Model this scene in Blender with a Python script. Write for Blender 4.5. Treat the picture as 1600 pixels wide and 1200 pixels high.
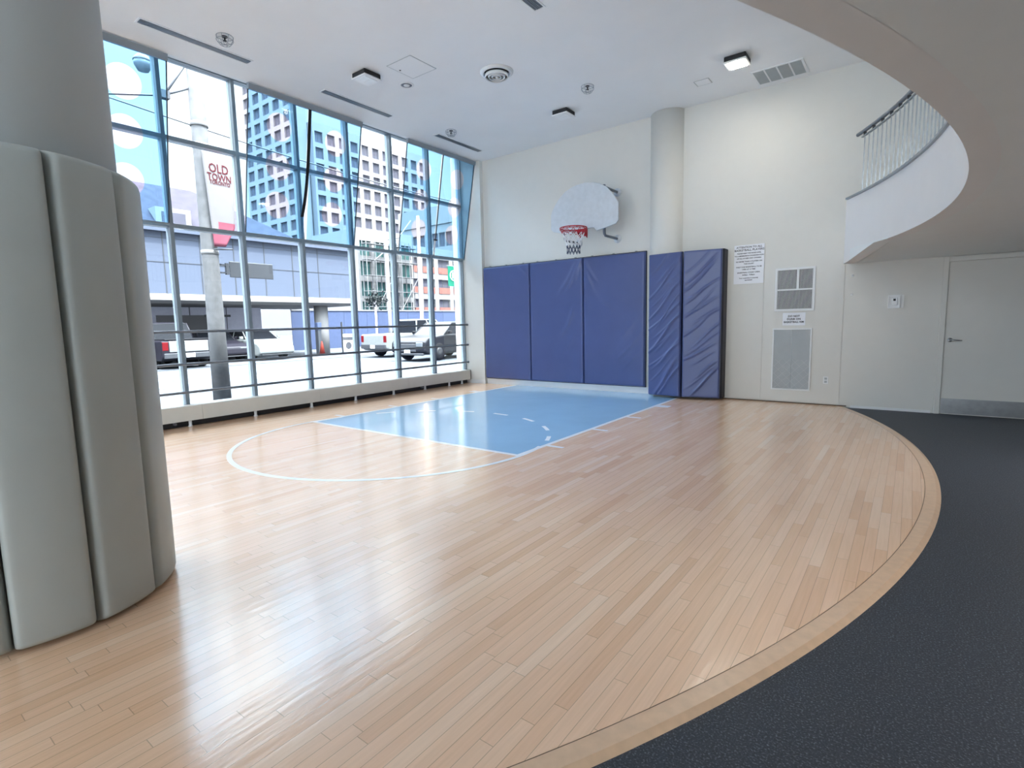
import bpy, bmesh, math, random
from mathutils import Vector, Matrix, noise
random.seed(7)
S = bpy.context.scene
for o in list(bpy.data.objects): bpy.data.objects.remove(o)
C = S.collection
PI = math.pi

# ------------------------------------------------------------------ camera
yaw, pitch, roll, FPX = 0.6463, -0.1155, -0.0226, 826.0
cy, sy, cp, sp = math.cos(yaw), math.sin(yaw), math.cos(pitch), math.sin(pitch)
fw = Vector((-sy*cp, cy*cp, sp)); r0 = Vector((cy, sy, 0)); u0 = r0.cross(fw)
rt = r0*math.cos(roll) + u0*math.sin(roll); up = -r0*math.sin(roll) + u0*math.cos(roll)
cam = bpy.data.cameras.new('camera'); cam.sensor_width = 36; cam.lens = 36*FPX/1600
cam.clip_end = 500; cam.clip_start = .02
co = bpy.data.objects.new('camera', cam); C.objects.link(co); S.camera = co
co.matrix_world = Matrix(((rt.x, up.x, -fw.x, 7.169), (rt.y, up.y, -fw.y, -9.262), (rt.z, up.z, -fw.z, 1.362), (0, 0, 0, 1)))

# ------------------------------------------------------------------ world, sun, exposure
S.view_settings.view_transform = 'Standard'; S.view_settings.look = 'None'
S.view_settings.gamma = 1; S.view_settings.exposure = 2.2; S.view_settings.use_curve_mapping = False
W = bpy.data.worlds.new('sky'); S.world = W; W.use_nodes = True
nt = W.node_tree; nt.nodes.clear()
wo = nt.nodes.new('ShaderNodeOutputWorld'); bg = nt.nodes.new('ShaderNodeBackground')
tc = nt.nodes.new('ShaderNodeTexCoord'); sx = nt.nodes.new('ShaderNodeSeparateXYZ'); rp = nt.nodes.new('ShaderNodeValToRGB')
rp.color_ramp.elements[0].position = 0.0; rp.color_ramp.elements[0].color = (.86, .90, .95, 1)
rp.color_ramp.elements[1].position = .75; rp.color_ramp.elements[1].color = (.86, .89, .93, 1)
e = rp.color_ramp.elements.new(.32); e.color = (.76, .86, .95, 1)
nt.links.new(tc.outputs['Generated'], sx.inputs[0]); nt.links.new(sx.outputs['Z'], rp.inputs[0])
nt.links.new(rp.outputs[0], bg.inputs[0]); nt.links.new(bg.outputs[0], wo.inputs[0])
# overcast-type sky, boosted overhead and behind the viewer to light the room
def wm(op, a, b=None, va=None, vb=None, clamp=False):
    x = nt.nodes.new('ShaderNodeMath'); x.operation = op; x.use_clamp = clamp
    nt.links.new(a, x.inputs[0])
    if b is not None: nt.links.new(b, x.inputs[1])
    elif vb is not None: x.inputs[1].default_value = vb
    return x.outputs[0]
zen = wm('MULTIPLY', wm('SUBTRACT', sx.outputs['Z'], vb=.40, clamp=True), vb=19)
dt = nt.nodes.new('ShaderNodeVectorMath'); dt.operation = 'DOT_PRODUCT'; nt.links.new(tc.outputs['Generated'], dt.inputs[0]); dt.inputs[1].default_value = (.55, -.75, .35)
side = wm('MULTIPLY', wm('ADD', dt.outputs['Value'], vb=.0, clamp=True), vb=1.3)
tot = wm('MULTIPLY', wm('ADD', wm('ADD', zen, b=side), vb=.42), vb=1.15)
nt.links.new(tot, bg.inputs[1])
def light(name, kind, energy, loc, rot=(0, 0, 0), color=(1, 1, 1), **k):
    l = bpy.data.lights.new(name, kind); l.energy = energy; l.color = color
    for a, v in k.items(): setattr(l, a, v)
    o = bpy.data.objects.new(name, l); C.objects.link(o); o.location = loc; o.rotation_euler = rot
    return o
sun = light('sun', 'SUN', 3.6, (0, 0, 30), color=(1, .96, .9), angle=.02)
sun.rotation_euler = Vector((-.45, -.16, -.88)).to_track_quat('-Z', 'Y').to_euler()
po = light('window_portal', 'AREA', 1, (-1.5, -5.6, 2.65), (0, -PI/2, 0), shape='RECTANGLE', size=4.8, size_y=11.4)
po.data.cycles.is_portal = True
po2 = light('rear_fill_portal', 'AREA', 1, (4.0, -14.3, 2.5), (-PI/2, 0, PI), shape='RECTANGLE', size=10, size_y=4.6)  # sampling portal at the added rear windows
po2.data.cycles.is_portal = True
S.cycles.max_bounces = 16; S.cycles.diffuse_bounces = 10; S.cycles.transparent_max_bounces = 24
S.cycles.sample_clamp_indirect = 6

# ------------------------------------------------------------------ materials
def lin(c):
    return tuple(((v/255)/12.92 if v/255 <= .04045 else ((v/255+.055)/1.055)**2.4) for v in c)
def mat(name, col, rough=.5, metal=0, var=.04, scale=6, bump=0, bscale=60, emit=0, coat=0, spec=.5, srgb=True):
    if srgb: col = lin(col)
    m = bpy.data.materials.new(name); m.use_nodes = True; n = m.node_tree; b = n.nodes['Principled BSDF']
    b.inputs['Roughness'].default_value = rough; b.inputs['Metallic'].default_value = metal
    b.inputs['Coat Weight'].default_value = coat; b.inputs['Specular IOR Level'].default_value = spec
    tcn = n.nodes.new('ShaderNodeTexCoord')
    nz = n.nodes.new('ShaderNodeTexNoise'); nz.inputs['Scale'].default_value = scale; nz.inputs['Detail'].default_value = 4
    n.links.new(tcn.outputs['Object'], nz.inputs['Vector'])
    r = n.nodes.new('ShaderNodeValToRGB')
    r.color_ramp.elements[0].position = .3; r.color_ramp.elements[1].position = .7
    r.color_ramp.elements[0].color = tuple(max(0, v*(1-var)) for v in col)+(1,)
    r.color_ramp.elements[1].color = tuple(min(1, v*(1+var)) for v in col)+(1,)
    n.links.new(nz.outputs['Fac'], r.inputs[0]); n.links.new(r.outputs[0], b.inputs['Base Color'])
    if emit:
        b.inputs['Emission Color'].default_value = col+(1,); b.inputs['Emission Strength'].default_value = emit
    if bump:
        n2 = n.nodes.new('ShaderNodeTexNoise'); n2.inputs['Scale'].default_value = bscale; n2.inputs['Detail'].default_value = 3
        n.links.new(tcn.outputs['Object'], n2.inputs['Vector'])
        bp = n.nodes.new('ShaderNodeBump'); bp.inputs['Strength'].default_value = bump; bp.inputs['Distance'].default_value = .01
        n.links.new(n2.outputs['Fac'], bp.inputs['Height']); n.links.new(bp.outputs[0], b.inputs['Normal'])
    return m
M = {}
M['wall'] = mat('wall_paint', (220, 219, 214), .6, var=.01, bump=.03, bscale=200)
M['shaft'] = mat('column_paint', (184, 187, 186), .6, var=.01)
M['ceil'] = mat('ceiling_paint', (234, 235, 236), .8, var=.015, scale=2, bump=.05, bscale=120)
M['soffit'] = mat('soffit_paint', (222, 226, 226), .8, var=.01, bump=.03, bscale=150)
M['fascia'] = mat('fascia_white_paint', (222, 222, 222), .6, var=.01)
M['white'] = mat('white_painted_metal', (228, 230, 232), .4, var=.01)
M['white_plastic'] = mat('white_plastic', (236, 237, 238), .35, var=.01)
M['offwhite_vinyl'] = mat('pale_grey_vinyl', (178, 183, 180), .42, var=.02, bump=.05, bscale=300)
M['navy'] = mat('navy_vinyl', (80, 92, 140), .30, var=.04, scale=3, bump=.04, bscale=250)
M['navy_dark'] = mat('dark_vinyl_edge', (28, 28, 44), .5)
M['alum'] = mat('grey_aluminium', (150, 158, 165), .38, .5, var=.02)
M['mull'] = mat('mullion_aluminium', (138, 150, 158), .35, .4, var=.02)
M['darkframe'] = mat('dark_window_seal', (60, 66, 74), .5, .2)
M['heater'] = mat('heater_enamel', (214, 214, 208), .42, var=.02)
M['steel'] = mat('brushed_steel', (150, 152, 155), .28, .95, var=.08, scale=14)
M['chrome'] = mat('satin_chrome', (170, 172, 175), .2, 1)
M['dark'] = mat('dark_grey_metal', (48, 50, 54), .5, .3)
M['pipe'] = mat('grey_steel_pipe', (120, 126, 136), .4, .5)
M['black'] = mat('black_felt', (22, 24, 28), .9)
M['board'] = mat('backboard_white', (205, 212, 220), .3, var=.05, scale=12)
M['red'] = mat('rim_red', (178, 28, 44), .35)
M['net_w'] = mat('net_white', (235, 235, 238), .8)
M['net_r'] = mat('net_red', (190, 60, 72), .8)
M['net_b'] = mat('net_blue', (58, 70, 96), .8)
M['line'] = mat('court_line_white', (246, 248, 250), .22, var=.02, coat=.4)
M['key'] = mat('court_key_blue', (152, 190, 220), .2, var=.03, scale=2, coat=.4)
M['ink'] = mat('black_ink', (40, 42, 48), .6)
M['paper'] = mat('white_sign', (236, 238, 244), .4, var=.01)
M['grey_grille'] = mat('grey_grille', (176, 182, 184), .5)
M['pale_back'] = mat('pale_grille_back', (208, 213, 216), .5)
M['lampon'] = mat('lit_lens', (255, 250, 232), .4, emit=12)
M['lampoff'] = mat('unlit_lens', (236, 238, 240), .3)
M['gap'] = mat('gap_shadow_seal', (104, 86, 70), .8)
M['edgewood'] = mat('wood_nosing', (224, 190, 158), .3, var=.06, scale=20, coat=.3)

def wood_material():
    m = bpy.data.materials.new('maple_strip_floor'); m.use_nodes = True; n = m.node_tree; N = n.nodes; L = n.links
    b = N['Principled BSDF']
    def math_(op, a=None, bb=None, va=None, vb=None):
        x = N.new('ShaderNodeMath'); x.operation = op
        if a is not None: L.new(a, x.inputs[0])
        if bb is not None: L.new(bb, x.inputs[1])
        if va is not None: x.inputs[0].default_value = va
        if vb is not None: x.inputs[1].default_value = vb
        return x.outputs[0]
    t = N.new('ShaderNodeTexCoord'); s = N.new('ShaderNodeSeparateXYZ'); L.new(t.outputs['Object'], s.inputs[0])
    row = math_('DIVIDE', s.outputs['X'], vb=.057); rowf = math_('FLOOR', row)
    w1 = N.new('ShaderNodeTexWhiteNoise'); w1.noise_dimensions = '1D'; L.new(rowf, w1.inputs['W'])
    off = math_('MULTIPLY', w1.outputs['Value'], vb=7.3)
    al = math_('ADD', math_('DIVIDE', s.outputs['Y'], vb=.72), off); alf = math_('FLOOR', al)
    cmb = N.new('ShaderNodeCombineXYZ'); L.new(rowf, cmb.inputs[0]); L.new(alf, cmb.inputs[1])
    w2 = N.new('ShaderNodeTexWhiteNoise'); w2.noise_dimensions = '2D'; L.new(cmb.outputs[0], w2.inputs['Vector'])
    ramp = N.new('ShaderNodeValToRGB'); cr = ramp.color_ramp
    cols = [(0, (235, 190, 154)), (.12, (242, 199, 163)), (.5, (246, 205, 171)), (.88, (248, 210, 177)), (1, (251, 218, 188))]
    cr.elements[0].position = 0; cr.elements[0].color = lin(cols[0][1])+(1,)
    cr.elements[1].position = 1; cr.elements[1].color = lin(cols[-1][1])+(1,)
    for p_, c_ in cols[1:-1]:
        e_ = cr.elements.new(p_); e_.color = lin(c_)+(1,)
    L.new(w2.outputs['Value'], ramp.inputs[0])
    # grain along the board
    mp = N.new('ShaderNodeMapping'); mp.inputs['Scale'].default_value = (60, 2.2, 1); L.new(t.outputs['Object'], mp.inputs['Vector'])
    addv = N.new('ShaderNodeVectorMath'); addv.operation = 'ADD'; L.new(mp.outputs[0], addv.inputs[0]); L.new(w2.outputs['Color'], addv.inputs[1])
    gn = N.new('ShaderNodeTexNoise'); gn.inputs['Scale'].default_value = 1.4; gn.inputs['Detail'].default_value = 6; L.new(addv.outputs[0], gn.inputs['Vector'])
    mx = N.new('ShaderNodeMix'); mx.data_type = 'RGBA'; mx.blend_type = 'MULTIPLY'; mx.inputs[0].default_value = 1
    gr = N.new('ShaderNodeValToRGB'); gr.color_ramp.elements[0].position = .3; gr.color_ramp.elements[1].position = .7
    gr.color_ramp.elements[0].color = (.92, .905, .89, 1); gr.color_ramp.elements[1].color = (1, 1, 1, 1)
    L.new(gn.outputs['Fac'], gr.inputs[0]); L.new(ramp.outputs[0], mx.inputs[6]); L.new(gr.outputs[0], mx.inputs[7])
    # joints
    fr = math_('FRACT', row); e1 = math_('LESS_THAN', fr, vb=.045)
    fa = math_('FRACT', al); e2 = math_('LESS_THAN', fa, vb=.004)
    e_ = math_('MAXIMUM', e1, e2)
    w3 = N.new('ShaderNodeTexWhiteNoise'); w3.noise_dimensions = '2D'
    c3 = N.new('ShaderNodeCombineXYZ'); L.new(rowf, c3.inputs[0]); L.new(alf, c3.inputs[2]); L.new(cmb.outputs[0], w3.inputs['Vector'])
    m2 = N.new('ShaderNodeMix'); m2.data_type = 'RGBA'; L.new(math_('MULTIPLY', e_, vb=.42), m2.inputs[0]); L.new(mx.outputs[2], m2.inputs[6])
    m2.inputs[7].default_value = lin((112, 88, 70))+(1,)
    L.new(m2.outputs[2], b.inputs['Base Color'])
    bp = N.new('ShaderNodeBump'); bp.inputs['Strength'].default_value = .12; bp.inputs['Distance'].default_value = .002
    hh = math_('SUBTRACT', math_('MULTIPLY', w2.outputs['Value'], vb=.25), e_)
    L.new(hh, bp.inputs['Height'])
    # slow waviness makes the window's mirror image ragged across boards
    wn = N.new('ShaderNodeTexNoise'); wn.inputs['Scale'].default_value = 1; wn.inputs['Detail'].default_value = 2
    mp2 = N.new('ShaderNodeMapping'); mp2.inputs['Scale'].default_value = (26, 3, 1); L.new(t.outputs['Object'], mp2.inputs['Vector']); L.new(mp2.outputs[0], wn.inputs['Vector'])
    bp2 = N.new('ShaderNodeBump'); bp2.inputs['Strength'].default_value = .25; bp2.inputs['Distance'].default_value = .004
    L.new(wn.outputs['Fac'], bp2.inputs['Height']); L.new(bp.outputs[0], bp2.inputs['Normal']); L.new(bp2.outputs[0], b.inputs['Normal'])
    b.inputs['Roughness'].default_value = .24; b.inputs['Coat Weight'].default_value = .6; b.inputs['Coat Roughness'].default_value = .17; b.inputs['Coat IOR'].default_value = 1.6
    L.new(bp2.outputs[0], b.inputs['Coat Normal'])
    return m
M['wood'] = wood_material()
def rubber_material():
    m = mat('speckled_rubber', (56, 62, 72), .55, var=.1, scale=3, bump=.15, bscale=160)
    n = m.node_tree; b = n.nodes['Principled BSDF']
    t = n.nodes.new('ShaderNodeTexCoord'); v = n.nodes.new('ShaderNodeTexNoise'); v.inputs['Scale'].default_value = 140; v.inputs['Detail'].default_value = 2
    n.links.new(t.outputs['Object'], v.inputs['Vector'])
    r = n.nodes.new('ShaderNodeValToRGB'); r.color_ramp.elements[0].position = .30; r.color_ramp.elements[1].position = .72
    r.color_ramp.elements[0].color = lin((34, 38, 46))+(1,); r.color_ramp.elements[1].color = lin((104, 112, 124))+(1,)
    e_ = r.color_ramp.elements.new(.56); e_.color = lin((52, 58, 68))+(1,)
    n.links.new(v.outputs['Fac'], r.inputs[0]); n.links.new(r.outputs[0], b.inputs['Base Color'])
    return m
M['rubber'] = rubber_material()
def glass(name, tint, refl=.06):
    m = bpy.data.materials.new(name); m.use_nodes = True; n = m.node_tree; n.nodes.clear()
    o = n.nodes.new('ShaderNodeOutputMaterial'); t = n.nodes.new('ShaderNodeBsdfTransparent'); g = n.nodes.new('ShaderNodeBsdfGlossy')
    g.inputs['Roughness'].default_value = .02; t.inputs[0].default_value = tint+(1,)
    f = n.nodes.new('ShaderNodeFresnel'); f.inputs[0].default_value = 1.3
    mx = n.nodes.new('ShaderNodeMixShader'); n.links.new(f.outputs[0], mx.inputs[0])
    n.links.new(t.outputs[0], mx.inputs[1]); n.links.new(g.outputs[0], mx.inputs[2]); n.links.new(mx.outputs[0], o.inputs[0])
    return m
M['glass'] = glass('clear_glass', (.93, .96, .97))
def film_material(centres):
    # blue film with round clear cut-outs; centres are (y, distance down the pane) in the pane's own coordinates
    m = glass('blue_dotted_film', (.66, .84, .96)); n = m.node_tree; N = n.nodes; L = n.links
    t = [x for x in N if x.type == 'BSDF_TRANSPARENT'][0]
    tcn = N.new('ShaderNodeTexCoord'); s = N.new('ShaderNodeSeparateXYZ'); L.new(tcn.outputs['Object'], s.inputs[0])
    def mth(op, a, vb=None, b=None):
        x = N.new('ShaderNodeMath'); x.operation = op; L.new(a, x.inputs[0])
        if b is not None: L.new(b, x.inputs[1])
        elif vb is not None: x.inputs[1].default_value = vb
        return x.outputs[0]
    acc = None
    for (yc, zc) in centres:
        a = mth('POWER', mth('SUBTRACT', s.outputs['Y'], yc), 2); bb = mth('POWER', mth('SUBTRACT', s.outputs['Z'], zc), 2)
        d = mth('LESS_THAN', mth('ADD', a, b=bb), .2**2)
        acc = d if acc is None else mth('MAXIMUM', acc, b=d)
    mx = N.new('ShaderNodeMix'); mx.data_type = 'RGBA'; L.new(acc, mx.inputs[0])
    mx.inputs[6].default_value = (.66, .84, .96, 1); mx.inputs[7].default_value = (.93, .90, .93, 1)
    L.new(mx.outputs[2], t.inputs[0])
    return m

# ------------------------------------------------------------------ mesh helpers
def bx(bm, x0, x1, y0, y1, z0, z1):
    v = [bm.verts.new((x, y, z)) for x in (x0, x1) for y in (y0, y1) for z in (z0, z1)]
    for f in ((0, 1, 3, 2), (4, 6, 7, 5), (0, 4, 5, 1), (2, 3, 7, 6), (0, 2, 6, 4), (1, 5, 7, 3)): bm.faces.new([v[i] for i in f])
    return v
def NB(): return bmesh.new()
def box(*a):
    bm = NB(); bx(bm, *a); return bm
def frame_axes(d):
    d = d.normalized(); a = Vector((0, 0, 1)) if abs(d.z) < .9 else Vector((1, 0, 0))
    u = d.cross(a).normalized(); return u, d.cross(u).normalized()
def tube(bm, pts, r, n=10, closed=False, caps=True):
    pts = [Vector(p) for p in pts]; rings = []; k = len(pts)
    for i, p in enumerate(pts):
        if closed: d = pts[(i+1) % k]-pts[i-1]
        else: d = pts[min(i+1, k-1)]-pts[max(i-1, 0)]
        u, w = frame_axes(d); rr = r[i] if isinstance(r, (list, tuple)) else r
        if rings:  # keep rings aligned
            pu = rings[-1][1]; d_ = d.normalized(); u = (pu-d_*pu.dot(d_)).normalized(); w = d_.cross(u)
        rings.append(([bm.verts.new(p+(u*math.cos(2*PI*j/n)+w*math.sin(2*PI*j/n))*rr) for j in range(n)], u))
    m = k if closed else k-1
    for i in range(m):
        A = rings[i][0]; B = rings[(i+1) % k][0]
        for j in range(n): 
            f = bm.faces.new((A[j], A[(j+1) % n], B[(j+1) % n], B[j])); f.smooth = n > 5
    if caps and not closed:
        bm.faces.new(rings[0][0][::-1]); bm.faces.new(rings[-1][0])
def lathe(bm, prof, c=(0, 0, 0), n=32, axis='z'):
    rings = []
    for r, h in prof:
        ring = []
        for j in range(n):
            a = 2*PI*j/n; p = (r*math.cos(a), r*math.sin(a), h)
            if axis == 'y': p = (p[0], h, p[1])
            if axis == 'x': p = (h, p[0], p[1])
            ring.append(bm.verts.new((c[0]+p[0], c[1]+p[1], c[2]+p[2])))
        rings.append(ring)
    for A, B in zip(rings, rings[1:]):
        for j in range(n):
            f = bm.faces.new((A[j], A[(j+1) % n], B[(j+1) % n], B[j])); f.smooth = True
    for R_ in (rings[0], rings[-1]):
        try: bm.faces.new(R_)
        except ValueError: pass
def prism(bm, poly, fn, a, b):
    """extrude a 2D polygon between parameter a and b; fn(u, v, t) -> point"""
    A = [bm.verts.new(fn(u, v, a)) for u, v in poly]; B = [bm.verts.new(fn(u, v, b)) for u, v in poly]
    bm.faces.new(A); bm.faces.new(B[::-1]); k = len(poly)
    for i in range(k): bm.faces.new((A[i], B[i], B[(i+1) % k], A[(i+1) % k]))
def XY(u, v, t): return (u, v, t)
def XZ(u, v, t): return (u, t, v)
def YZ(u, v, t): return (t, u, v)
def obj(name, bm, m, parent=None, local=False, bevel=0, smooth=False):
    bmesh.ops.recalc_face_normals(bm, faces=bm.faces[:])
    if parent is not None and not local:
        p = parent; off = Vector((0, 0, 0))
        while p is not None: off += p.location; p = p.parent
        bmesh.ops.translate(bm, verts=bm.verts[:], vec=-off)
    me = bpy.data.meshes.new(name); bm.to_mesh(me); bm.free()
    for mm in (m if isinstance(m, (list, tuple)) else [m]): me.materials.append(M[mm] if isinstance(mm, str) else mm)
    if smooth:
        for p_ in me.polygons: p_.use_smooth = True
    o = bpy.data.objects.new(name, me); C.objects.link(o)
    if parent is not None: o.parent = parent
    if bevel:
        b = o.modifiers.new('bevel', 'BEVEL'); b.width = bevel; b.segments = 2; b.limit_method = 'ANGLE'
    return o
def tag(o, label, cat, group=None, kind=None):
    o['label'] = label; o['category'] = cat
    if group: o['group'] = group
    if kind: o['kind'] = kind
    return o
def thing(name, label, cat, loc=(0, 0, 0), rz=0, group=None, kind=None):
    o = bpy.data.objects.new(name, None); C.objects.link(o); o.location = loc; o.rotation_euler = (0, 0, rz)
    o.empty_display_size = .1
    return tag(o, label, cat, group, kind)
def struct(name, bm, m, label=None, parent=None, **k):
    o = obj(name, bm, m, parent, **k)
    if parent is None:
        o['kind'] = 'structure'
        if label: o['label'] = label; o['category'] = name.split('_')[0]
    return o
def sroot(name, label, loc=(0, 0, 0)):
    o = bpy.data.objects.new(name, None); C.objects.link(o); o.location = loc; o['kind'] = 'structure'
    o['label'] = label; o['category'] = name.split('_')[0]; o.empty_display_size = .1
    return o
def copy_tree(o, parent=None):
    c = o.copy(); C.objects.link(c)
    if parent is not None: c.parent = parent
    for ch in [x for x in bpy.data.objects if x.parent == o]: copy_tree(ch, c)
    return c
def text_bm(lines, place, bold=.0):
    """lines: (string, size, u, v); place(u, v) -> point, +normal offset handled by place"""
    out = NB()
    for s_, size, u, v in lines:
        cu = bpy.data.curves.new('t', 'FONT'); cu.body = s_; cu.size = size; cu.align_x = 'CENTER'; cu.align_y = 'CENTER'; cu.offset = bold; cu.resolution_u = 2
        to = bpy.data.objects.new('t', cu); C.objects.link(to)
        dg = bpy.context.evaluated_depsgraph_get(); me = to.evaluated_get(dg).to_mesh()
        vs = [out.verts.new(place(u+q.co.x, v+q.co.y)) for q in me.vertices]
        for p_ in me.polygons:
            try: out.faces.new([vs[i] for i in p_.vertices])
            except ValueError: pass
        bpy.data.objects.remove(to); bpy.data.curves.remove(cu)
    return out

H = 4.87
# ------------------------------------------------------------------ floors
WC = (-1.04, -4.0); WR = 8.46
def arc(c, R, a0, a1, n): return [(c[0]+R*math.cos(a0+(a1-a0)*i/n), c[1]+R*math.sin(a0+(a1-a0)*i/n)) for i in range(n+1)]
def wood_arc(R, n=120):
    a0 = math.asin(-(WC[1])/R); a1 = -math.acos((-1.35-WC[0])/R)
    return arc(WC, R, a0, a1, n)
RI = WR-.10
bm = NB(); A = wood_arc(RI); prism(bm, A+[(-1.35, 0)], XY, -.03, 0)
floor = struct('floor', bm, 'wood', 'pale maple strip sports floor with a curved edge in the bright court')
bm = NB(); A = wood_arc(RI+.0035); B = wood_arc(WR-.028); D = wood_arc(WR)
for P, Q, zp, zq in ((A, B, 0.001, 0.001), (B, D, .001, -.014), (D, D, -.014, -.03)):
    vp = [bm.verts.new((p[0], p[1], zp)) for p in P]; vq = [bm.verts.new((p[0], p[1], zq)) for p in Q]
    for i in range(len(P)-1): bm.faces.new((vp[i], vp[i+1], vq[i+1], vq[i]))
struct('trim_1', bm, 'edgewood', 'curved wooden nosing strip around the edge of the maple floor')
bm = NB()
poly = wood_arc(WR-.01)
prism(bm, poly+[(-1.35, -14), (14, -14), (14, 0)], XY, -.05, -.014)
struct('floor_2', bm, 'rubber', 'dark blue grey speckled rubber floor outside the curved wood')
bm = NB(); A = wood_arc(RI-.0005); B = wood_arc(RI+.004); va = [bm.verts.new((p[0], p[1], .0006)) for p in A]; vb = [bm.verts.new((p[0], p[1], .0006)) for p in B]
for i in range(len(A)-1): bm.faces.new((va[i], va[i+1], vb[i+1], vb[i]))
struct('trim_9', bm, 'gap', 'fine dark joint between the boards and the curved nosing')
# court paint
KX, KY, K = .330, -4.976, 3.66
def flat(pts, z0=.0004, z1=.0012):
    bm = NB(); prism(bm, pts, XY, z0, z1); return bm
def rect(x0, x1, y0, y1, z=.0014): return flat([(x0, y0), (x1, y0), (x1, y1), (x0, y1)], .0004, z)
LW = .05
def fl(name, bm, m, lab=None):
    o = obj(name, bm, m, floor)
    if lab: o['label'] = lab
fl('painted_key', rect(KX+LW/2, KX+K-LW/2, KY+LW/2, -.012), 'key', 'sky blue painted key')
fl('lane_line', rect(KX-LW/2, KX+LW/2, KY-LW/2, -.012, .0018), 'line'); fl('lane_line', rect(KX+K-LW/2, KX+K+LW/2, KY-LW/2, -.012, .0018), 'line')
fl('free_throw_line', rect(KX+LW/2, KX+K-LW/2, KY-LW/2, KY+LW/2, .0018), 'line')
for s in (0, 1):
    for y, w in ((-1.27, .16), (-2.39, .05), (-3.40, .05), (-4.45, .05)):
        x0, x1 = (KX+K+LW/2, KX+K+.225) if s else (KX-.225, KX-LW/2)
        fl('lane_mark', rect(x0, x1, y-w/2, y+w/2, .0018), 'line')
CC = (KX+K/2, KY)
def ringarc(a0, a1, R=1.86, n=60, z=.0022):
    a0, a1 = math.radians(a0), math.radians(a1)
    return flat(arc(CC, R+LW/2, a0, a1, n)+arc(CC, R-LW/2, a1, a0, n), .0004, z)
fl('free_throw_circle', ringarc(-194, 14, n=90), 'line')
for a in (22, 40, 60, 80, 100, 120, 140): fl('circle_dash', ringarc(a+1, a+9.5 if a != 22 else a+8, n=8), 'line')

# ------------------------------------------------------------------ room shell
struct('wall_back', box(-1.35, 14, 0, .2, -.05, H+.3), 'wall', 'tall pale grey painted wall behind the basketball hoop')
struct('wall_right', box(14, 14.2, -14, .2, -.05, H+.3), 'wall', 'plain wall far to the right')
bm = NB()  # rear window openings added out of view to bring in more daylight
for a in ((-1.4, -1.0, -.05, H+.3), (9.0, 14.2, -.05, H+.3), (-1.0, 9.0, -.05, .25), (-1.0, 9.0, 2.05, 2.72), (-1.0, 9.0, 4.75, H+.3)): bx(bm, a[0], a[1], -14.2, -14, a[2], a[3])
struct('wall_front', bm, 'wall', 'wall behind the viewer with window openings added to brighten the room')
wr_ = sroot('window_20', 'unseen long windows added behind the viewer to brighten the room', (4, -14.1, 0))
bm = NB()
for k in range(9): bx(bm, k*1.0-.03, k*1.0+.03, -14.15, -14.05, .25, 2.05); bx(bm, k*1.0-.03, k*1.0+.03, -14.15, -14.05, 2.72, 4.75)
obj('mullion', bm, 'white', wr_)
for z0, z1 in ((.25, 2.05), (2.72, 4.75)): obj('glass_pane', box(-1.0, 9.0, -14.105, -14.10, z0, z1), 'glass', wr_)
struct('wall_left', box(-1.4, -1.15, -14, -11.1, -.05, H+.3), 'wall', 'plain wall beyond the window row')
struct('ceiling', box(-.60, 14.2, -14.2, .2, H, H+.3), 'ceil', 'high white plaster ceiling over the court')
bm = NB(); prism(bm, [(-.60, H), (-.60, H+.3), (-1.3, H+.45), (-1.3, 5.13), (-1.06, 5.04)], XZ, -14, 0)
struct('ceiling_2', bm, 'ceil', 'sloping strip of ceiling rising to the window head')
struct('wall_window', box(-1.35, -.50, -.10, -.0005, -.05, H+.2), 'wall', 'narrow pale wall return beside the last window')
struct('trim_2', box(-1.35, -.49, -.107, -.1005, 0.0, .085), 'white', 'low baseboard on the narrow wall return')
struct('trim_3', box(-.49, 3.42, -.03, -.0005, 0, .118), 'white', 'white baseboard below the blue wall pads')
# cladding panels with fine joints
for i, (x0, x1, z1, lab) in enumerate(((4.5, 5.255, 2.47, 'smooth wall panel behind the white court rules sign'), (5.262, 6.352, 2.47, 'smooth wall panel holding the two grilles'),)):
    struct('trim_%d' % (i+4), box(x0, x1, -.010, -.0005, .03, z1), 'wall', lab)
struct('trim_6', box(6.358, 7.462, -.006, -.0005, .03, 2.105), 'wall', 'smooth wall panel between the court and the door')
struct('trim_7', box(4.5, 6.45, -.012, -.0005, 0, .016), 'gap', 'thin dark joint at the foot of the wall panels')
struct('baseboard_back', box(6.50, 7.44, -.018, -.0005, -.013, .022), 'white', 'very low pale baseboard left of the door')

# mezzanine: soffit, curved fascia, railing
MC = (.63, -5.11); MR = 6.75
k0 = math.atan2(-2.45-MC[1], 6.81-MC[0]); e0 = math.atan2(-1.75-MC[1], 6.5-MC[0])
a1 = -math.acos((-1.15-MC[0])/(MR+.12))
bm = NB(); inner = arc(MC, MR, k0, a1, 110); outer = arc(MC, MR+.119, k0, a1, 110)
def up_(p, z): return bm.verts.new((p[0], p[1], z))
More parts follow.
